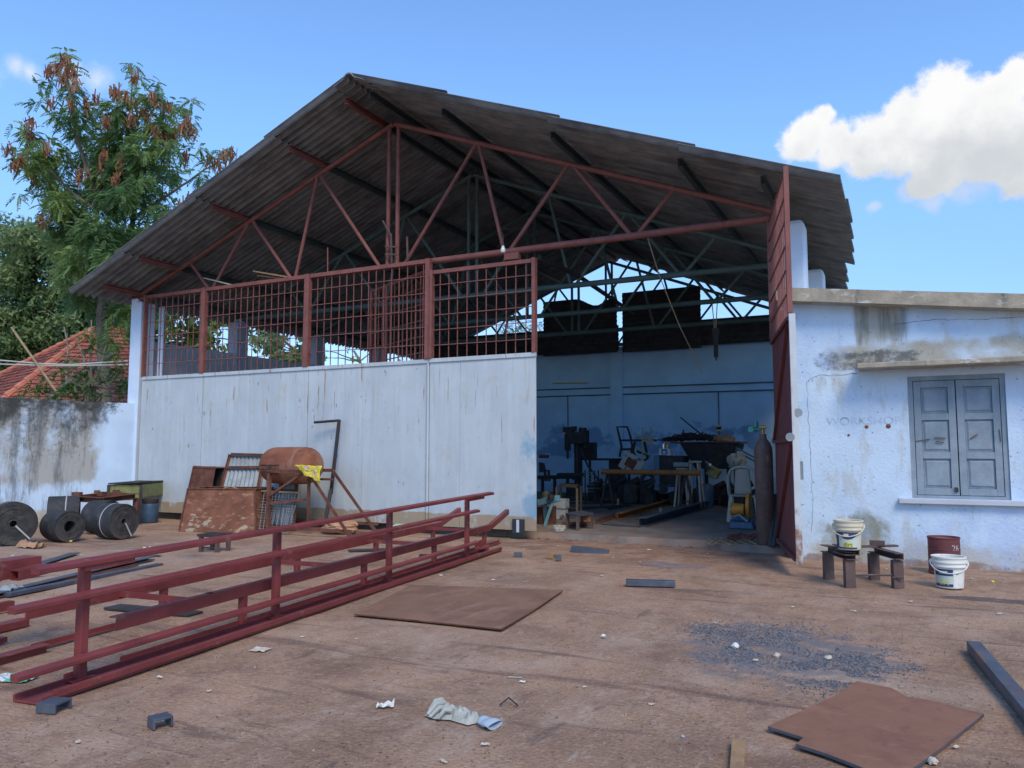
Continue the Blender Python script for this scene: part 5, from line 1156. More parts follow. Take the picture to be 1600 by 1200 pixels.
mb = MB(); mb.lathe([(.174,.418),(0,.416)], 30, Mx); mb.build('lid', M['inside_dust'], rb)
mb = MB(); th = .72
vs, fs = text_mesh('28', .10); mb.add([(g.x+.1805*math.sin(th+x/.178), g.y+.2-.1805*math.cos(th+x/.178), .32+y) for x, y, _ in vs], fs); mb.build('stencil', M['white_paint'], rb, fix=False)
# ================================================================== INSIDE THE WORKSHOP
FZ = .10
g = lambda x, y: G(x, y, FZ)
zup = lambda p, z: Vector((p.x, p.y, z))
# plastic chair, seen from behind
c = g(1163, 814); chr_ = thing('plastic_chair', 'beige plastic garden chair seen from behind beside the gas cylinder', 'chair', c, .12)
S = 1.16
def CP(a, b):                                       # back shell local: x across, y depth, z up
    w = .235*S*(1-.18*b); return Vector(((a-.5)*2*w*.62, -.20*S-.10*b*S+.03*(2*a-1)**2, (.46+.45*b)*S))
mb = MB(); mb.grid(lambda a, b: CP(a, b), 10, 10); o = mb.build('backrest', M['plastic_chair'], chr_, smooth=True, world=False, fix=False); s = o.modifiers.new('t','SOLIDIFY'); s.thickness = .012
mb = MB()
arch = [(-.235,-.12,.46),(-.245,-.19,.62),(-.235,-.25,.78),(-.19,-.29,.88),(-.10,-.31,.93),(0,-.315,.94),(.10,-.31,.93),(.19,-.29,.88),(.235,-.25,.78),(.245,-.19,.62),(.235,-.12,.46)]
mb.path([Vector(p)*S for p in arch], .026*S, 8)
for sx in (-1, 1): mb.path([Vector(p)*S for p in ((sx*.24,-.2,.66),(sx*.27,-.05,.665),(sx*.27,.15,.65),(sx*.255,.22,.58),(sx*.25,.23,.44))], .022*S, 8)
mb.build('frame', M['plastic_chair'], chr_, smooth=True, world=False)
mb = MB(); mb.grid(lambda a, b: Vector(((a-.5)*.48*S, (-.22+.46*b)*S, (.45-.02*math.sin(PI*b))*S)), 8, 8); o = mb.build('seat', M['plastic_chair'], chr_, smooth=True, world=False, fix=False); s = o.modifiers.new('t','SOLIDIFY'); s.thickness = .02
for sx in (-1, 1):
    for y0, y1 in ((-.20,-.27),(.2,.25)):
        mb = MB(); mb.extrude([(-.03*S,-.006),(.03*S,-.006),(.022*S,.03),(-.022*S,.03)], Vector((sx*.20*S, y0*S, .45*S)), Vector((sx*.25*S, y1*S, 0)), up=(0,1,0)); mb.build('leg', M['plastic_chair'], chr_, world=False)
# gas cylinder
c = zup(g(1197, 851), FZ); c.x = g(1196,850).x+.02
cy = thing('gas_cylinder', 'tall scuffed brown gas cylinder standing at the doorway by the open leaf', 'gas cylinder', c)
Mx = Matrix.Translation(c); mb = MB(); mb.lathe([(0,.0),(.12,.0),(.135,.02),(.135,1.38),(.128,1.46),(.10,1.53),(.06,1.58),(.05,1.60),(.05,1.66),(0,1.66)], 28, Mx); mb.build('body', M['cylinder'], cy, smooth=True)
mb = MB(); mb.tube(c+Vector((0,0,1.62)), c+Vector((0,0,1.80)), .025, 10); mb.tube(c+Vector((-.05,-.03,1.76)), c+Vector((.06,-.03,1.76)), .02, 8); mb.build('valve', M['brass'], cy, smooth=True)
mb = MB(); mb.tube(c+Vector((-.05,-.03,1.73)), c+Vector((-.16,-.05,1.73)), .03, 10); mb.tube(c+Vector((-.16,-.06,1.73)), c+Vector((-.16,-.11,1.73)), .045, 12); mb.tube(c+Vector((-.09,-.05,1.77)), c+Vector((-.09,-.05,1.85)), .035, 12); mb.build('regulator', M['regulator'], cy, smooth=True)
for i, (dx, dz, ln) in enumerate(((.10, -.05, .75), (.155, -.10, .62))):
    mb = MB(); p = c+Vector((dx-.02, -.19-.05*i, 0)); mb.bar(p, p+Vector((.06,.28+.05*i,ln)), .05, .03); one(mb, 'leaning_bar', M['dark'], ['longer dark bar leaning at the foot of the gas cylinder', 'shorter dark bar leaning at the foot of the gas cylinder'][i], 'steel bar')
# orange and navy compressor
c = g(1160, 826); cm = thing('cutoff_saw', 'small navy cut-off machine with orange guard and motor on the doorway floor', 'power tool', c)
mb = MB(); mb.box(c+Vector((0,0,.07)), (.44,.30,.12), None, 0, .85); mb.tube(c+Vector((-.16,0,.17)), c+Vector((.14,0,.17)), .075, 14); mb.build('base', M['navy'], cm, bevel=.01)
mb = MB(); mb.tube(c+Vector((-.20,.02,.34)), c+Vector((.04,.02,.34)), .105, 16); mb.tube(c+Vector((-.20,.02,.42)), c+Vector((.0,.02,.42)), .03, 8); mb.build('motor', M['orange'], cm, smooth=True)
mb = MB(); mb.tube(c+Vector((.10,0,.42)), c+Vector((.155,0,.42)), .23, 24); mb.build('guard', M['orange'], cm, smooth=True)
mb = MB(); mb.path([c+Vector((-.12,-.14,.22)), c+Vector((-.02,-.17,.26)), c+Vector((.12,-.16,.14))], .02, 6); mb.build('handle', M['zinc'], cm, smooth=True)
# hoses on the floor
for i, (m, lb, zz) in enumerate((('hose_red','red rubber hose looped on the floor by the cylinder',0), ('hose_tan','tan rope strands lying on the floor at the doorway edge',1))):
    mb = MB()
    for k in range(5 if i == 0 else 6):
        pts = []; x0, x1, yb = (1136,1190,840) if i == 0 else (1106,1184,846)
        for t in range(14): pts.append(G(x0+(x1-x0)*t/13, yb+math.sin(t*.9+k*1.7)*(4 if i == 0 else 4.5)+k*.8-3, FZ+.012+.004*k))
        mb.path(pts, .009 if i == 0 else .005, 5)
    one(mb, 'hose' if i == 0 else 'rope', M[m], lb, 'hose' if i == 0 else 'rope')
# little table, timber stool, vice heap behind the gate edge
def table(name, label, cat, pts, h, leg, legm, topm, ov=.04, th=.03, grp=None):
    P = [g(*p) for p in pts]; t = thing(name, label, cat, sum(P, Vector())/4, 0, grp); C_ = sum(P, Vector())/4
    for p in P: mb = MB(); mb.bar(p, p+Vector((0,0,h-.02)), leg, leg, up=(0,1,0)); mb.build('leg', M[legm], t)
    mb = MB(); mb.prism([((p+(p-C_).normalized()*ov).x, (p+(p-C_).normalized()*ov).y) for p in P], FZ+h-.02, FZ+h-.02+th); mb.build('top', M[topm], t); return t
tb1 = table('low_steel_table', 'low rusty steel table with a plate on top just inside the doorway', 'table', [(887,826),(903,829),(924,826),(910,821)], .27, .05, 'old_steel', 'mill')
mb = MB(); p = g(915, 826); mb.box(p+Vector((.03,-.04,.20)), (.16,.01,.12)); mb.build('hanging_flap', M['rust_patchy'], tb1)
st_ = table('timber_stool', 'tall pale timber stool with splayed legs inside the doorway', 'stool', [(870,802),(902,806),(908,800),(876,797)], .62, .045, 'bamboo', 'wood', -.06, .04)
mb = MB(); a_, b_ = g(872,801), g(902,805); mb.bar(a_+Vector((0,0,.14)), b_+Vector((0,0,.14)), .04, .03); mb.build('stretcher', M['bamboo'], st_)
mb = MB(); p = g(893, 824); mb.bar(p+Vector((-.3,.35,.03)), p+Vector((.2,.35,.05)), .2, .05); one(mb, 'steel_tray', M['rust'], 'shallow rusty tray with pale scraps behind the low table', 'tray')
vc = g(862, 822); vt = thing('pipe_vice', 'teal clamp vice with a leaning arm behind the edge of the gate', 'vice', vc)
mb = MB(); mb.bar(vc+Vector((-.3,.1,.42)), vc+Vector((.14,.0,.52)), .14, .12); mb.bar(vc+Vector((-.12,-.06,.0)), vc+Vector((.02,.0,.45)), .10, .06); mb.bar(vc+Vector((-.2,.2,.0)), vc+Vector((-.18,.1,.4)), .08, .06); mb.build('body', M['teal'], vt, bevel=.01)
mb = MB(); mb.lathe([(.0,-.05),(.06,-.05),(.06,.05),(0,.05)], 16, Matrix.Translation(vc+Vector((.03,-.1,.55)))); mb.build('jaw', M['machine'], vt)
mb = MB(); p = g(880, 812); mb.box(p+Vector((-.08,.1,.32)), (.26,.25,.2)); mb.box(p+Vector((-.08,.1,.11)), (.22,.2,.22)); one(mb, 'white_box', M['whitegoods'], 'small chipped white box beside the teal vice', 'box', bevel=.015)
p = V(853, 783, 1.6); c = Vector((p.x, 1.6, p.z-.10)); mb = MB(); mb.lathe([(0,0),(.075,0),(.08,.01),(.08,.24),(.085,.25),(.07,.26),(.03,.30),(0,.30)], 20, Matrix.Translation(c)); o = one(mb, 'tin_can', M['steel_can'], 'shiny tin can standing on a rusty drum behind the gate edge', 'can', smooth=True)
mb = MB(); mb.lathe([(0,FZ),(.2,FZ),(.2,c.z-.02),(.21,c.z),(0,c.z)], 20, Matrix.Translation((c.x,c.y,0))); one(mb, 'rusty_drum', M['rust'], 'rusty drum under the tin can behind the gate edge', 'drum', smooth=True)
mb = MB()
for k in range(5): mb.lathe([(0,0),(.05,.0),(.055,.05),(0,.07)], 8, Matrix.Translation(g(868+k*3, 826+k%2*4)))
one(mb, 'cotton_waste', M['rag'], 'scraps of pale waste on the floor under the teal vice', 'waste', smooth=True)
# long sections on the floor
def fl(name, label, cat, p, q, w, h, kind, m, grp=None):
    P, Q = g(*p), g(*q); return loose(name, label, cat, zup(P, FZ+h/2+.005), zup(Q, FZ+h/2+.005), w, h, kind, m, group=grp)
lg = 'steel sections laid on the workshop floor'
fl('floor_section', 'rust-brown channel running back from the middle of the doorway', 'steel section', (968,812), (1112,768), .12, .13, 'chan', 'pipe_orange', lg)
fl('floor_section', 'dark channel with a squared grey end, right of the rust-brown one', 'steel section', (1004,823), (1160,776), .16, .16, 'chan', 'mill', lg)
fl('floor_section', 'short rusty angle left of the rust-brown channel', 'steel section', (934,818), (964,808), .10, .08, 'angle', 'rust', lg)
fl('floor_section', 'dark bar lying across the floor behind the low table', 'steel section', (888,797), (984,792), .08, .05, 'bar', 'dark', lg)
fl('floor_section', 'thin dark bar behind the timber stool', 'steel section', (870,788), (976,787), .07, .05, 'bar', 'dark', lg)
fl('floor_section', 'dark angle in the middle of the floor', 'steel section', (952,797), (986,790), .10, .06, 'angle', 'dark', lg)
fl('floor_section', 'thin grey bar at the doorway floor left of the squared end', 'steel section', (940,820), (1000,824), .05, .02, 'bar', 'mill', lg)
fl('floor_section', 'pale-edged bar near the back of the right floor', 'steel section', (1100,790), (1150,775), .06, .05, 'bar', 'mill', lg)
for i, (x, y) in enumerate(((965,792),(1058,778),(1064,788),(1031,808))):
    mb = MB(); p = g(x, y); mb.tube(p, p+Vector((.02,0,.20)), .03, 8); one(mb, 'steel_peg', M['zinc'], 'small upright grey peg on the workshop floor', 'peg', 'upright pegs on the workshop floor')
# drill press
c = g(896, 781); dp = thing('drill_press', 'dark pillar drill press against the blue back wall at left', 'drill press', c)
mb = MB(); mb.box(c+Vector((0,0,.07)), (.55,.42,.14), None, 0, .8); mb.box(c+Vector((0,0,.30)), (.32,.3,.35)); mb.build('base', M['machine'], dp, bevel=.02)
mb = MB(); mb.tube(c+Vector((.1,.05,.1)), c+Vector((.1,.05,1.95)), .085, 14); mb.build('pillar', M['machine'], dp, smooth=True)
mb = MB(); mb.box(c+Vector((-.08,0,.72)), (.72,.4,.10)); mb.box(c+Vector((.1,.03,.66)), (.22,.26,.16)); mb.build('table', M['machine'], dp, bevel=.015)
mb = MB(); mb.box(c+Vector((.14,0,1.78)), (.62,.30,.34)); mb.tube(c+Vector((-.15,-.05,1.42)), c+Vector((-.15,-.05,1.92)), .09, 12); mb.tube(c+Vector((-.15,-.05,1.18)), c+Vector((-.15,-.05,1.42)), .035, 10); mb.tube(c+Vector((.34,.1,1.5)), c+Vector((.34,.1,2.0)), .12, 14); mb.box(c+Vector((-.12,-.02,2.02)), (.30,.25,.16)); mb.tube(c+Vector((.02,0,1.98)), c+Vector((.02,0,2.12)), .1, 12); mb.tube(c+Vector((.3,0,1.95)), c+Vector((.3,0,2.08)), .12, 12); mb.build('head', M['machine'], dp, bevel=.02)
mb = MB()
for a in (0, 2.1, 4.2): mb.tube(c+Vector((-.02,-.2,1.62)), c+Vector((-.02+.22*math.cos(a),-.22,1.62+.22*math.sin(a))), .014, 6)
mb.build('feed_handle', M['machine'], dp)
mb = MB(); mb.path([c+Vector((.25,-.1,1.5)), c+Vector((.5,-.15,1.0)), c+Vector((.85,-.15,.55))], .03, 6); mb.build('belt_guard', M['machine'], dp)
# clutter row in front of the back wall
def P_(x, y, v): return V(x, y, v)
wb = thing('workbench', 'dark steel workbench with cabinet beside the drill press', 'workbench', (P_(945,760,10.2).x, 10.2, FZ))
a, b = P_(912, 716, 10.2), P_(976, 718, 10.2)
mb = MB(); mb.span((a.x, 9.8, a.z-.06), (b.x+.1, 10.7, a.z)); mb.build('top', M['machine'], wb)
mb = MB()
for x in (a.x+.05, b.x): 
    for y in (9.85, 10.6): mb.bar((x, y, FZ), (x, y, a.z-.062), .06, .06, up=(0,1,0))
mb.build('leg', M['machine'], wb)
mb = MB(); mb.span((a.x+.9, 9.95, .55), (b.x-.1, 10.6, a.z-.064)); mb.build('drawer_unit', M['machine'], wb)
mb = MB(); p = P_(918, 718, 10.1); mb.span((p.x-.22, 10.0, p.z+.02), (p.x+.22, 10.35, p.z+.52)); one(mb, 'switch_cabinet', M['machine'], 'dark box standing on the left end of the workbench', 'box', bevel=.01)
rk = thing('wire_rack', 'low stack of bright wire shelves in front of the workbench', 'rack', (P_(922,770,7.8).x, 7.8, FZ))
mb = MB()
for k, y in enumerate((738,742,748,753,757,763,768)):
    p, q = P_(911+k%3*2, y, 7.8), P_(930+k%2*4, y, 7.8); mb.bar(p, q, .30, .012)
mb.build('shelf', M['zinc'], rk)
mb = MB()
for px in (911, 932):
    p = P_(px, 735, 7.8); mb.bar((p.x, 7.65, FZ), (p.x, 7.65, p.z), .03, .03, up=(0,1,0)); mb.bar((p.x, 7.95, FZ), (p.x, 7.95, p.z), .03, .03, up=(0,1,0))
mb.build('leg', M['dark'], rk)
# bent tube chair frames stacked on the bench
def tube_frame(name, label, pts_list, v, r, m, cat='chair frame', grp='bare chair frames piled by the wall'):
    mb = MB()
    for pts in pts_list: mb.path([V(x, y, v+dv) for x, y, dv in pts], r, 6)
    return one(mb, name, M[m], label, cat, grp, smooth=True)
tube_frame('bare_chair', 'black bent-tube chair frame standing on the workbench', [[(968,714,0),(971,698,0),(969,687,0),(964,667,0),(980,667,0),(985,682,0),(988,697,0),(985,712,0)],[(969,688,0),(1026,688,.3)],[(971,702,0),(987,702,0)]], 9.9, .035, 'dark')
tube_frame('bare_chair', 'black hooped chair frame leaning beside the cream one', [[(992,690,0),(989,705,0),(994,718,0),(1003,722,0),(1012,716,0),(1009,700,0),(1006,688,0)],[(995,705,0),(1016,712,.2)]], 9.7, .04, 'dark')
tube_frame('bare_chair', 'cream square-tube chair frame upended by the back wall', [[(1004,727,0),(1004,668,0),(1017,667,.1),(1018,700,.1)],[(1005,688,0),(1018,693,.1)],[(994,701,-.2),(1017,712,.1)],[(990,677,.3),(1022,690,.3)]], 9.3, .024, 'cream')
mb = MB(); p, q = P_(1007,682,9.8), P_(1018,690,9.8); mb.span((p.x, 9.78, q.z), (q.x, 9.82, p.z)); one(mb, 'slatted_seat', M['cream'], 'small pale slatted seat piece hung in the cream chair frame', 'seat')
mb = MB(); c = P_(987, 725, 8.9); R = Matrix.Rotation(.55, 3, 'Y'); mb.box(c, (.62,.04,.52), R); o_ = thing('chipped_panel', 'chipped white appliance panel with rust patches leaning in the clutter', 'panel', (c.x, c.y, c.z-.4)); mb.build('panel', M['whitegoods'], o_)
mb = MB(); mb.box(c+Vector((-.02,-.03,.02)), (.30,.02,.26), R); mb.build('rust_patch', M['rust'], o_)
# orange pipe across supports
op = thing('long_pipe', 'long orange-rusty pipe lying level across supports in front of the clutter', 'pipe', (P_(1010,740,6.4).x, 6.4, FZ))
p, q = P_(940,737,6.4), P_(1094,738,6.4); q.z = p.z
mb = MB(); mb.tube(p, q, .065, 12); mb.build('pipe', M['pipe_orange'], op, smooth=True)
for t_, nm in ((.06,'support'), (.86,'support')):
    s_ = p.lerp(q, t_); mb = MB(); mb.bar((s_.x-.18, 6.4, FZ), (s_.x, 6.4, p.z-.07), .05, .05, up=(0,1,0)); mb.bar((s_.x+.18, 6.4, FZ), (s_.x+.02, 6.4, p.z-.07), .05, .05, up=(0,1,0)); mb.bar((s_.x-.14, 6.4, FZ+.2), (s_.x+.14, 6.4, FZ+.2), .03, .03); mb.build(nm, M['dark'], op)
# welding set with blue end, tin with blue label on it
wd_ = thing('welding_set', 'dark welding transformer with a blue end plate under a labelled tin', 'welding machine', (P_(1050,760,8.2).x, 8.2, FZ))
p, q = P_(1033,712,8.2), P_(1072,757,8.2)
mb = MB(); mb.span((p.x, 7.9, q.z), (q.x, 8.6, p.z)); mb.build('case', M['machine'], wd_, bevel=.02)
a, b = P_(1024,711,8.0), P_(1033,760,8.0); mb = MB(); mb.span((a.x, 7.85, b.z-.1), (b.x, 8.6, a.z)); mb.build('end_plate', M['blue_plate'], wd_, bevel=.01)
mb = MB()
for x in (p.x+.1, q.x-.1): mb.tube((x, 7.88, q.z-.12), (x, 7.95, q.z-.12), .14, 12)
mb.bar((p.x, 7.86, q.z-.03), (q.x+.2, 7.86, q.z-.03), .05, .05); mb.build('wheel', M['rubber'], wd_)
a, b = P_(1031,701,8.1), P_(1049,711,8.1)
lt_ = thing('labelled_box', 'small white carton with a blue square label on the welding set', 'carton', ((a.x+b.x)/2, 8.15, b.z))
mb = MB(); mb.span((a.x, 8.0, b.z+.002), (b.x, 8.3, a.z)); mb.build('carton', M['white_chip'], lt_)
mb = MB(); w = b.x-a.x; mb.span((a.x+w*.22, 7.992, b.z+.02), (a.x+w*.75, 7.999, a.z-.01)); mb.build('label', mat('label_bright_blue', (.05,.17,.45), .5, bump=0), lt_)
mb = MB(); mb.span((a.x+w*.36, 7.985, b.z+.05), (a.x+w*.60, 7.991, b.z+.10)); mb.build('label_mark', M['white_chip'], lt_)
for i, x in enumerate((1037, 1043)):
    p = P_(x, 700, 8.15); mb = MB(); mb.lathe([(0,0),(.055,0),(.055,.13),(.045,.15),(0,.15)], 12, Matrix.Translation((p.x, 8.15, a.z))); one(mb, 'small_tin', M['steel_can' if i == 0 else 'brass'], ['silver tin on the labelled carton', 'brassy tin on the labelled carton'][i], 'tin', smooth=True)
# big dark steel box with wire heap
bx = thing('steel_bin', 'big dark steel bin on legs piled with scrap wire by the back wall', 'bin', (P_(1105,760,9.4).x, 9.4, FZ))
p, q = P_(1083,693,9.2), P_(1143,733,9.2)
mb = MB(); mb.add([(p.x+.05,9.2,q.z),(q.x-.05,9.2,q.z),(q.x-.05,10.4,q.z),(p.x+.05,10.4,q.z),(p.x-.35,9.1,p.z),(q.x+.12,9.1,p.z),(q.x+.12,10.6,p.z),(p.x-.35,10.6,p.z)], [(3,2,1,0),(4,5,6,7),(0,1,5,4),(1,2,6,5),(2,3,7,6),(3,0,4,7)]); mb.build('body', M['machine'], bx, bevel=.02)
mb = MB(); mb.span((p.x-.6,9.05,p.z+.01), (q.x+.2,10.6,p.z+.05)); mb.build('rim', M['rust'], bx)
for x in (p.x+.1, q.x-.1):
    for y in (9.3, 10.3): mb = MB(); mb.bar((x, y, FZ), (x, y, q.z), .09, .09, up=(0,1,0)); mb.build('leg', M['machine'], bx)
mb = MB()
for k in range(46):
    cx_, cz_ = rng.uniform(1046,1112), 0; b0 = P_(cx_, 692, 9.6+rng.uniform(-.3,.5)); rr = rng.uniform(.15,.42); n = 12; tl = rng.uniform(-.35,.35)
    hgt = .16*math.exp(-((cx_-1085)/30)**2)+.02
    mb.path([b0+Vector((rr*math.cos(2*PI*j/n*.9), .5*rr*math.sin(2*PI*j/n*.9), hgt*rng.uniform(.1,1.3)+tl*rr*.35*math.cos(2*PI*j/n)+.05)) for j in range(n)], .014, 4)
one(mb, 'wire_heap', M['dark'], 'tangled heap of dark scrap wire on top of the steel bin', 'wire heap')
mb = MB(); mb.tube(P_(1063,652,9.5), P_(1112,692,9.6), .022, 6); one(mb, 'slanting_rod', M['dark'], 'long dark rod sticking up out of the wire heap', 'rod')
mb = MB(); mb.tube(P_(1068,671,9.6), P_(1066,690,9.6), .02, 6); mb.tube(P_(1054,678,9.6), P_(1066,683,9.6), .015, 6); one(mb, 'bent_rod_end', M['dark'], 'short upright rod end in the left of the wire heap', 'rod')
crumple('brown_bundle', 'orange-brown bundle on the right end of the steel bin', 'bundle', P_(1131,696,9.5)+Vector((0,0,.02)), (.30,.25,.17), M['card'], 21)
mb = MB()
for k, (x0, y0, x1_, y1_) in enumerate(((1145,702,1182,722),(1150,700,1182,716))): mb.tube(P_(x0,y0,9.4), P_(x1_,y1_,9.4), .03, 6)
one(mb, 'leaning_pipes', M['blue_plate'], 'pair of bluish pipes sloping from the bin down behind the cylinder', 'pipe')
crumple('grey_bundle', 'grey wrapped bundle right of the steel bin behind the chair', 'bundle', P_(1152,728,9.0)+Vector((0,0,-.1)), (.22,.2,.28), M['rag'], 33)
# stools, jerrycan, buckets
def splay(name, label, px, ytop, ybot, v, m, w=.16, grp='stools standing in the clutter'):
    a = P_(px, ytop, v); t = thing(name, label, 'stool', (a.x, v, FZ), 0, grp)
    for sx in (-1, 1):
        for sy in (-1, 1): mb = MB(); mb.tube((a.x+sx*w*.5, v+sy*.1, a.z), (a.x+sx*w, v+sy*.2, FZ), .026, 8); mb.build('leg', M[m], t)
    mb = MB(); mb.lathe([(0,a.z-.02),(w*.9,a.z-.02),(w,a.z),(w*.9,a.z+.03),(0,a.z+.035)], 16, Matrix.Translation((a.x, v, 0))); mb.build('seat', M[m], t, smooth=True); return t
splay('plastic_stool', 'pale plastic stool in front of the welding set', 1066, 733, 768, 7.4, 'plastic_chair', .17)
splay('tall_stool', 'taller pinkish-grey stool right of the pale one', 1086, 722, 768, 7.2, 'plastic_chair', .17)
mb = MB(); p = P_(1066,726,7.4); mb.box(p, (.42,.25,.12)); one(mb, 'grey_box', M['zinc'], 'grey box resting on the pale plastic stool', 'box', bevel=.03)
c = P_(1101, 752, 7.6); mb = MB(); mb.lathe([(0,0),(.2,0),(.22,.1),(.22,.5),(.16,.58),(0,.58)], 18, Matrix.Translation((c.x, 7.6, FZ))); one(mb, 'dark_blue_drum', M['navy'], 'small navy drum under the end of the orange pipe', 'drum', smooth=True)
c = P_(1104, 733, 7.6); mb = MB(); mb.lathe([(0,0),(.06,0),(.09,.05),(.17,.14),(.16,.15),(.02,.03)], 16, Matrix.Translation(c) @ Matrix.Rotation(.7,4,'Y')); one(mb, 'funnel', M['steel_can'], 'tilted metal funnel above the navy drum', 'funnel', smooth=True)
c = P_(1115, 738, 7.7); mb = MB(); mb.box(c, (.30,.25,.26), Matrix.Rotation(.5,3,'Y')); one(mb, 'green_can', M['green_sheet'], 'tipped dull green can right of the funnel', 'can', bevel=.03)
c = g(1116, 772); jw = thing('round_clock_box', 'grey box with a round dark dial on the floor left of the chair', 'gauge box', c)
mb = MB(); mb.box(c+Vector((0,0,.18)), (.18,.14,.36)); mb.build('case', M['zinc'], jw, bevel=.02)
mb = MB(); mb.tube(c+Vector((0,-.085,.22)), c+Vector((0,-.072,.22)), .07, 16); mb.build('dial', M['dark'], jw)
mb = MB(); p = g(1142,786); mb.bar(p+Vector((0,.6,0)), p+Vector((0,.6,.48)), .03, .03, up=(0,1,0)); mb.bar(p+Vector((-.05,.6,.46)), p+Vector((.22,.6,.46)), .03, .03); one(mb, 'bracket_stand', M['zinc'], 'small grey bracket stand left of the chair legs', 'stand')
mb = MB(); c = P_(1126,763,8.8); mb.lathe([(0,-.1),(.22,-.1),(.24,0),(.2,.1),(0,.1)], 18, Matrix.Translation((c.x, 8.8, FZ+.25)) @ Matrix.Rotation(PI/2,4,'X')); one(mb, 'motor_drum', M['rust'], 'rusty round motor lying under the steel bin', 'motor', smooth=True)
# left end: chair, low bench, shelf
tube_frame('bare_chair', 'dark low-backed chair frame at the left of the doorway by the gate', [[(843,724,0),(849,725,0),(851,735,0),(857,735,0),(858,752,0)],[(851,735,0),(853,752,0)],[(843,736,0),(851,735,0)]], 9.2, .045, 'dark')
mb = MB(); p, q = P_(843,725,9.2), P_(850,735,9.2); mb.span((p.x, 9.17, q.z), (q.x, 9.23, p.z)); one(mb, 'chair_back_panel', M['dark'], 'dark back panel of the low chair by the gate edge', 'chair back')
mb = MB(); p, q = P_(842,746,10.6), P_(892,745,10.6); mb.bar(p, q, .25, .12); 
for t_ in (.12,.5,.9): s_ = p.lerp(q, t_); mb.bar((s_.x, 10.6, FZ), (s_.x, 10.6, s_.z-.05), .08, .08, up=(0,1,0))
one(mb, 'low_bench', M['dark'], 'long low dark bench along the back wall left of the drill press', 'bench')
mb = MB(); mb.tube(P_(843,713,9.0), P_(857,713,9.0), .05, 8); one(mb, 'steel_stub', M['rust'], 'short dark arm with rusty end sticking out from behind the gate edge', 'arm')
junk = [(948,766,.16,'dark'),(956,768,.2,'machine'),(966,767,.14,'rust'),(976,766,.24,'machine'),(992,766,.2,'dark'),(1000,752,.3,'machine'),(1018,768,.14,'dark'),(1030,767,.18,'machine'),(1042,768,.14,'dark'),(1052,767,.2,'machine'),(1072,766,.22,'machine'),(1088,766,.2,'dark'),(1106,770,.14,'dark'),(1120,760,.3,'machine'),(1132,762,.28,'dark'),(1150,764,.3,'machine'),(1162,760,.3,'dark'),(1176,766,.24,'machine'),(930,756,.3,'dark'),(965,748,.34,'machine'),(990,748,.3,'dark'),(952,762,.22,'machine'),(960,757,.30,'machine'),(972,760,.26,'dark'),(985,758,.34,'machine'),(998,760,.28,'dark'),(1010,757,.34,'machine'),(1020,762,.2,'dark'),(945,758,.26,'dark'),(1006,765,.16,'whitegoods'),(1080,770,.2,'dark'),(1140,768,.26,'machine'),(1095,768,.16,'rust'),(935,766,.18,'machine'),(1022,766,.12,'brass'),(985,768,.10,'chip'),(1012,768,.08,'white_chip')]
for i, (x, y, r, m) in enumerate(junk):
    p = P_(x, y, 8.4+rng.uniform(-.5,.5)); c = Vector((p.x, p.y, FZ)); mb = MB()
    mb.box(c+Vector((0,0,r*.8)), (r*1.3, r, r*1.5), Matrix.Rotation(rng.uniform(0,2),3,'Z')); mb.tube(c+Vector((-r*.6,-r*.3,r*1.2)), c+Vector((r*.8,-r*.2,r*1.9)), r*.28, 10); mb.tube(c+Vector((r*.3,-r*.6,r*.5)), c+Vector((r*.3,-r*.4,r*.5)), r*.5, 12)
    one(mb, 'machine_scrap', M[m], 'dim lump of machine scrap on the floor before the back wall', 'scrap', 'machine scrap heaped along the back wall', bevel=.01)
c = P_(1012, 751, 7.9); mb = MB(); mb.lathe([(.13,-.06),(.2,-.07),(.22,0),(.2,.07),(.13,.06),(.13,-.06)], 22, Matrix.Translation(c) @ Matrix.Rotation(PI/2,4,'X')); one(mb, 'worn_rubber_ring', M['rubber'], 'small worn tyre propped in the clutter below the orange pipe', 'tyre', smooth=True)

# ================================================================== SKY, SUN, CAMERA
SUN_EL, SUN_AZ = math.radians(46), math.radians(138)      # az measured from +Y towards +X
w = bpy.data.worlds.new('World'); SC.world = w; w.use_nodes = True; nt = w.node_tree; nt.nodes.clear(); N = NT(nt)
sky = N.n('ShaderNodeTexSky', sky_type='NISHITA'); sky.sun_disc = False; sky.sun_elevation = SUN_EL; sky.sun_rotation = SUN_AZ
sky.air_density = 1.0; sky.dust_density = .3; sky.ozone_density = 2.6; sky.altitude = 300
bg = N.n('ShaderNodeBackground'); tc = N.n('ShaderNodeTexCoord'); vec = tc.outputs['Generated']
sepz = N.n('ShaderNodeSeparateXYZ'); N.l(vec, sepz.inputs[0])
N.l(N.mix(1.0, sky.outputs[0], N.mix(N.rng(sepz.outputs[2], .05, .42), (.50,.57,.69), (.80,.98,1.13)), 'MULTIPLY'), bg.inputs[0]); bg.inputs[1].default_value = SKY_S
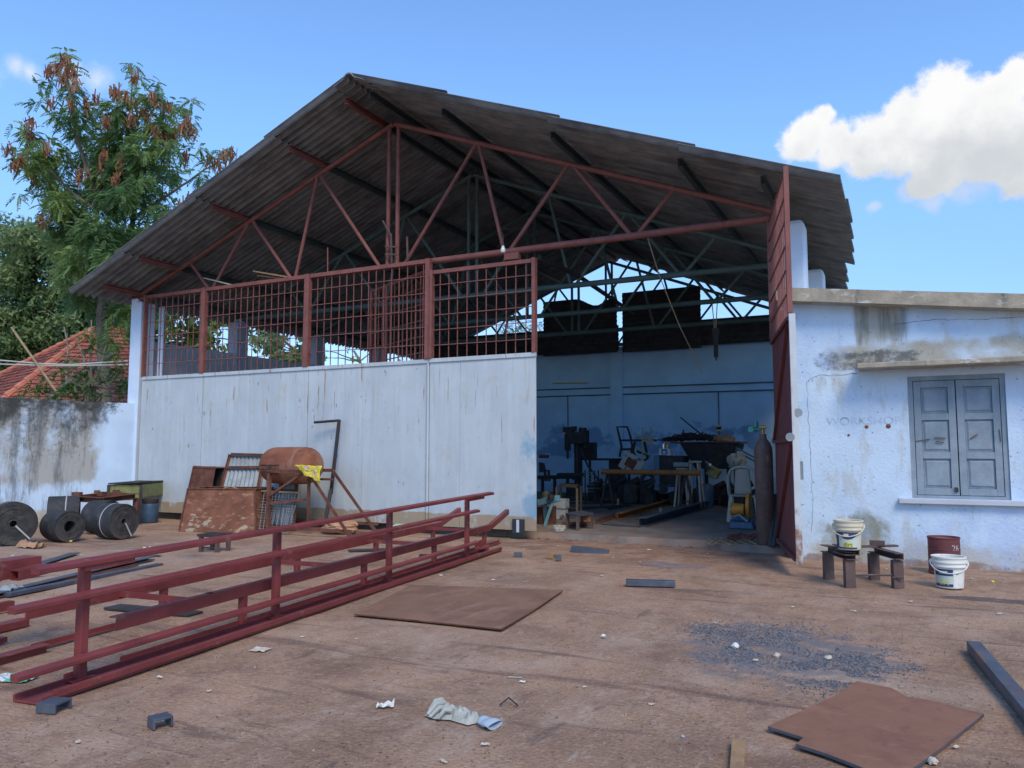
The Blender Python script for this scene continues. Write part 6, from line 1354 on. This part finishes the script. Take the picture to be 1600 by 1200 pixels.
def cloud(puffs, scale, amp, lo, hi):
    wob = N.n('ShaderNodeTexNoise'); N.l(vec, wob.inputs['Vector']); wob.inputs['Scale'].default_value = scale*.55; wob.inputs['Detail'].default_value = 5
    sub = N.n('ShaderNodeVectorMath', operation='SUBTRACT'); N.l(wob.outputs['Color'], sub.inputs[0]); sub.inputs[1].default_value = (.5,.5,.5)
    ma = N.n('ShaderNodeVectorMath', operation='MULTIPLY_ADD'); N.l(sub.outputs[0], ma.inputs[0]); ma.inputs[1].default_value = (.045,)*3; N.l(vec, ma.inputs[2])
    best = None
    for x, y, r in puffs:
        d = ray(x, y).normalized(); ds = N.n('ShaderNodeVectorMath', operation='DISTANCE'); N.l(ma.outputs[0], ds.inputs[0]); ds.inputs[1].default_value = d
        f = N.math('SUBTRACT', 1.0, N.math('DIVIDE', ds.outputs['Value'], r/1290))
        best = f if best is None else N.math('SMOOTH_MAX', best, f, .25)
    n1 = N.noise(vec, scale, 11, .67)
    den = N.math('ADD', best, N.math('MULTIPLY', N.math('SUBTRACT', n1, .5), amp))
    return N.rng(den, lo, hi), den
main = [(1255,215,38),(1300,232,40),(1240,228,28),(1275,190,20),(1350,232,50),(1395,222,48),(1420,185,52),(1470,150,52),(1510,170,52),(1440,215,60),(1500,230,60),(1560,140,38),(1575,115,24),(1560,190,56),(1610,210,66),(1540,250,50),(1590,265,46),(1470,265,46),(1440,285,30),(1680,200,90),(1780,240,110)]
m1, den1 = cloud(main, 22, 1.35, .04, .40)
m2, den2 = cloud([(1455,312,24),(1370,320,14),(1500,300,26),(1420,300,20),(1530,285,40)], 20, 1.6, .05, .75)
m3, den3 = cloud([(22,96,26),(45,105,18),(-40,100,50),(120,112,26),(165,122,28)], 16, 1.7, .10, 1.3)
m3 = N.math('MULTIPLY', m3, .75); m2 = N.math('MULTIPLY', m2, .55)
zlo, zhi = ray(1450, 300).normalized().z, ray(1450, 150).normalized().z
hg_ = N.rng(sepz.outputs[2], zlo, zhi)
sh = N.rng(N.math('ADD', N.math('MULTIPLY', hg_, .55), N.math('ADD', N.math('MULTIPLY', N.noise(vec, 17, 7, .6), .9), N.math('MULTIPLY', den1, -.16))), .28, 1.0)
ccol = N.mix(sh, (.68,.72,.765), (1.05,1.05,1.05))
cb = N.n('ShaderNodeBackground'); N.l(ccol, cb.inputs[0]); cb.inputs[1].default_value = CLOUD_S
alpha = N.math('MAXIMUM', m1, N.math('MAXIMUM', m2, m3))
mx = N.n('ShaderNodeMixShader'); N.l(alpha, mx.inputs[0]); N.l(bg.outputs[0], mx.inputs[1]); N.l(cb.outputs[0], mx.inputs[2])
wo = N.n('ShaderNodeOutputWorld'); N.l(mx.outputs[0], wo.inputs[0])
sd = bpy.data.lights.new('sun', 'SUN'); sd.energy = SUN_S; sd.angle = math.radians(22); sd.color = (1, .85, .66)
so_ = bpy.data.objects.new('sun', sd); COL.objects.link(so_)
sv = Vector((math.sin(SUN_AZ)*math.cos(SUN_EL), math.cos(SUN_AZ)*math.cos(SUN_EL), math.sin(SUN_EL))); so_.rotation_euler = sv.to_track_quat('Z', 'Y').to_euler()
cd = bpy.data.cameras.new('camera'); cam = bpy.data.objects.new('camera', cd); COL.objects.link(cam); SC.camera = cam
cd.sensor_width = 36; cd.lens = 36*F/1600; cd.clip_end = 2000; cd.clip_start = .05
cam.location = CAM; cam.rotation_euler = (PI/2+PITCH, 0, YAW)
SC.view_settings.view_transform = 'Standard'; SC.view_settings.look = 'None'; SC.view_settings.gamma = 1; SC.view_settings.exposure = EXPO
try: SC.cycles.use_denoising = True
except Exception: pass
# everything was laid out for a 1.5 m eye height; the phone was held at about 1.28 m: bring the place to its real size
for o in list(COL.objects):
    if o.parent is None:
        o.location = o.location*K
        if o.type in ('MESH', 'EMPTY'): o.scale = o.scale*K
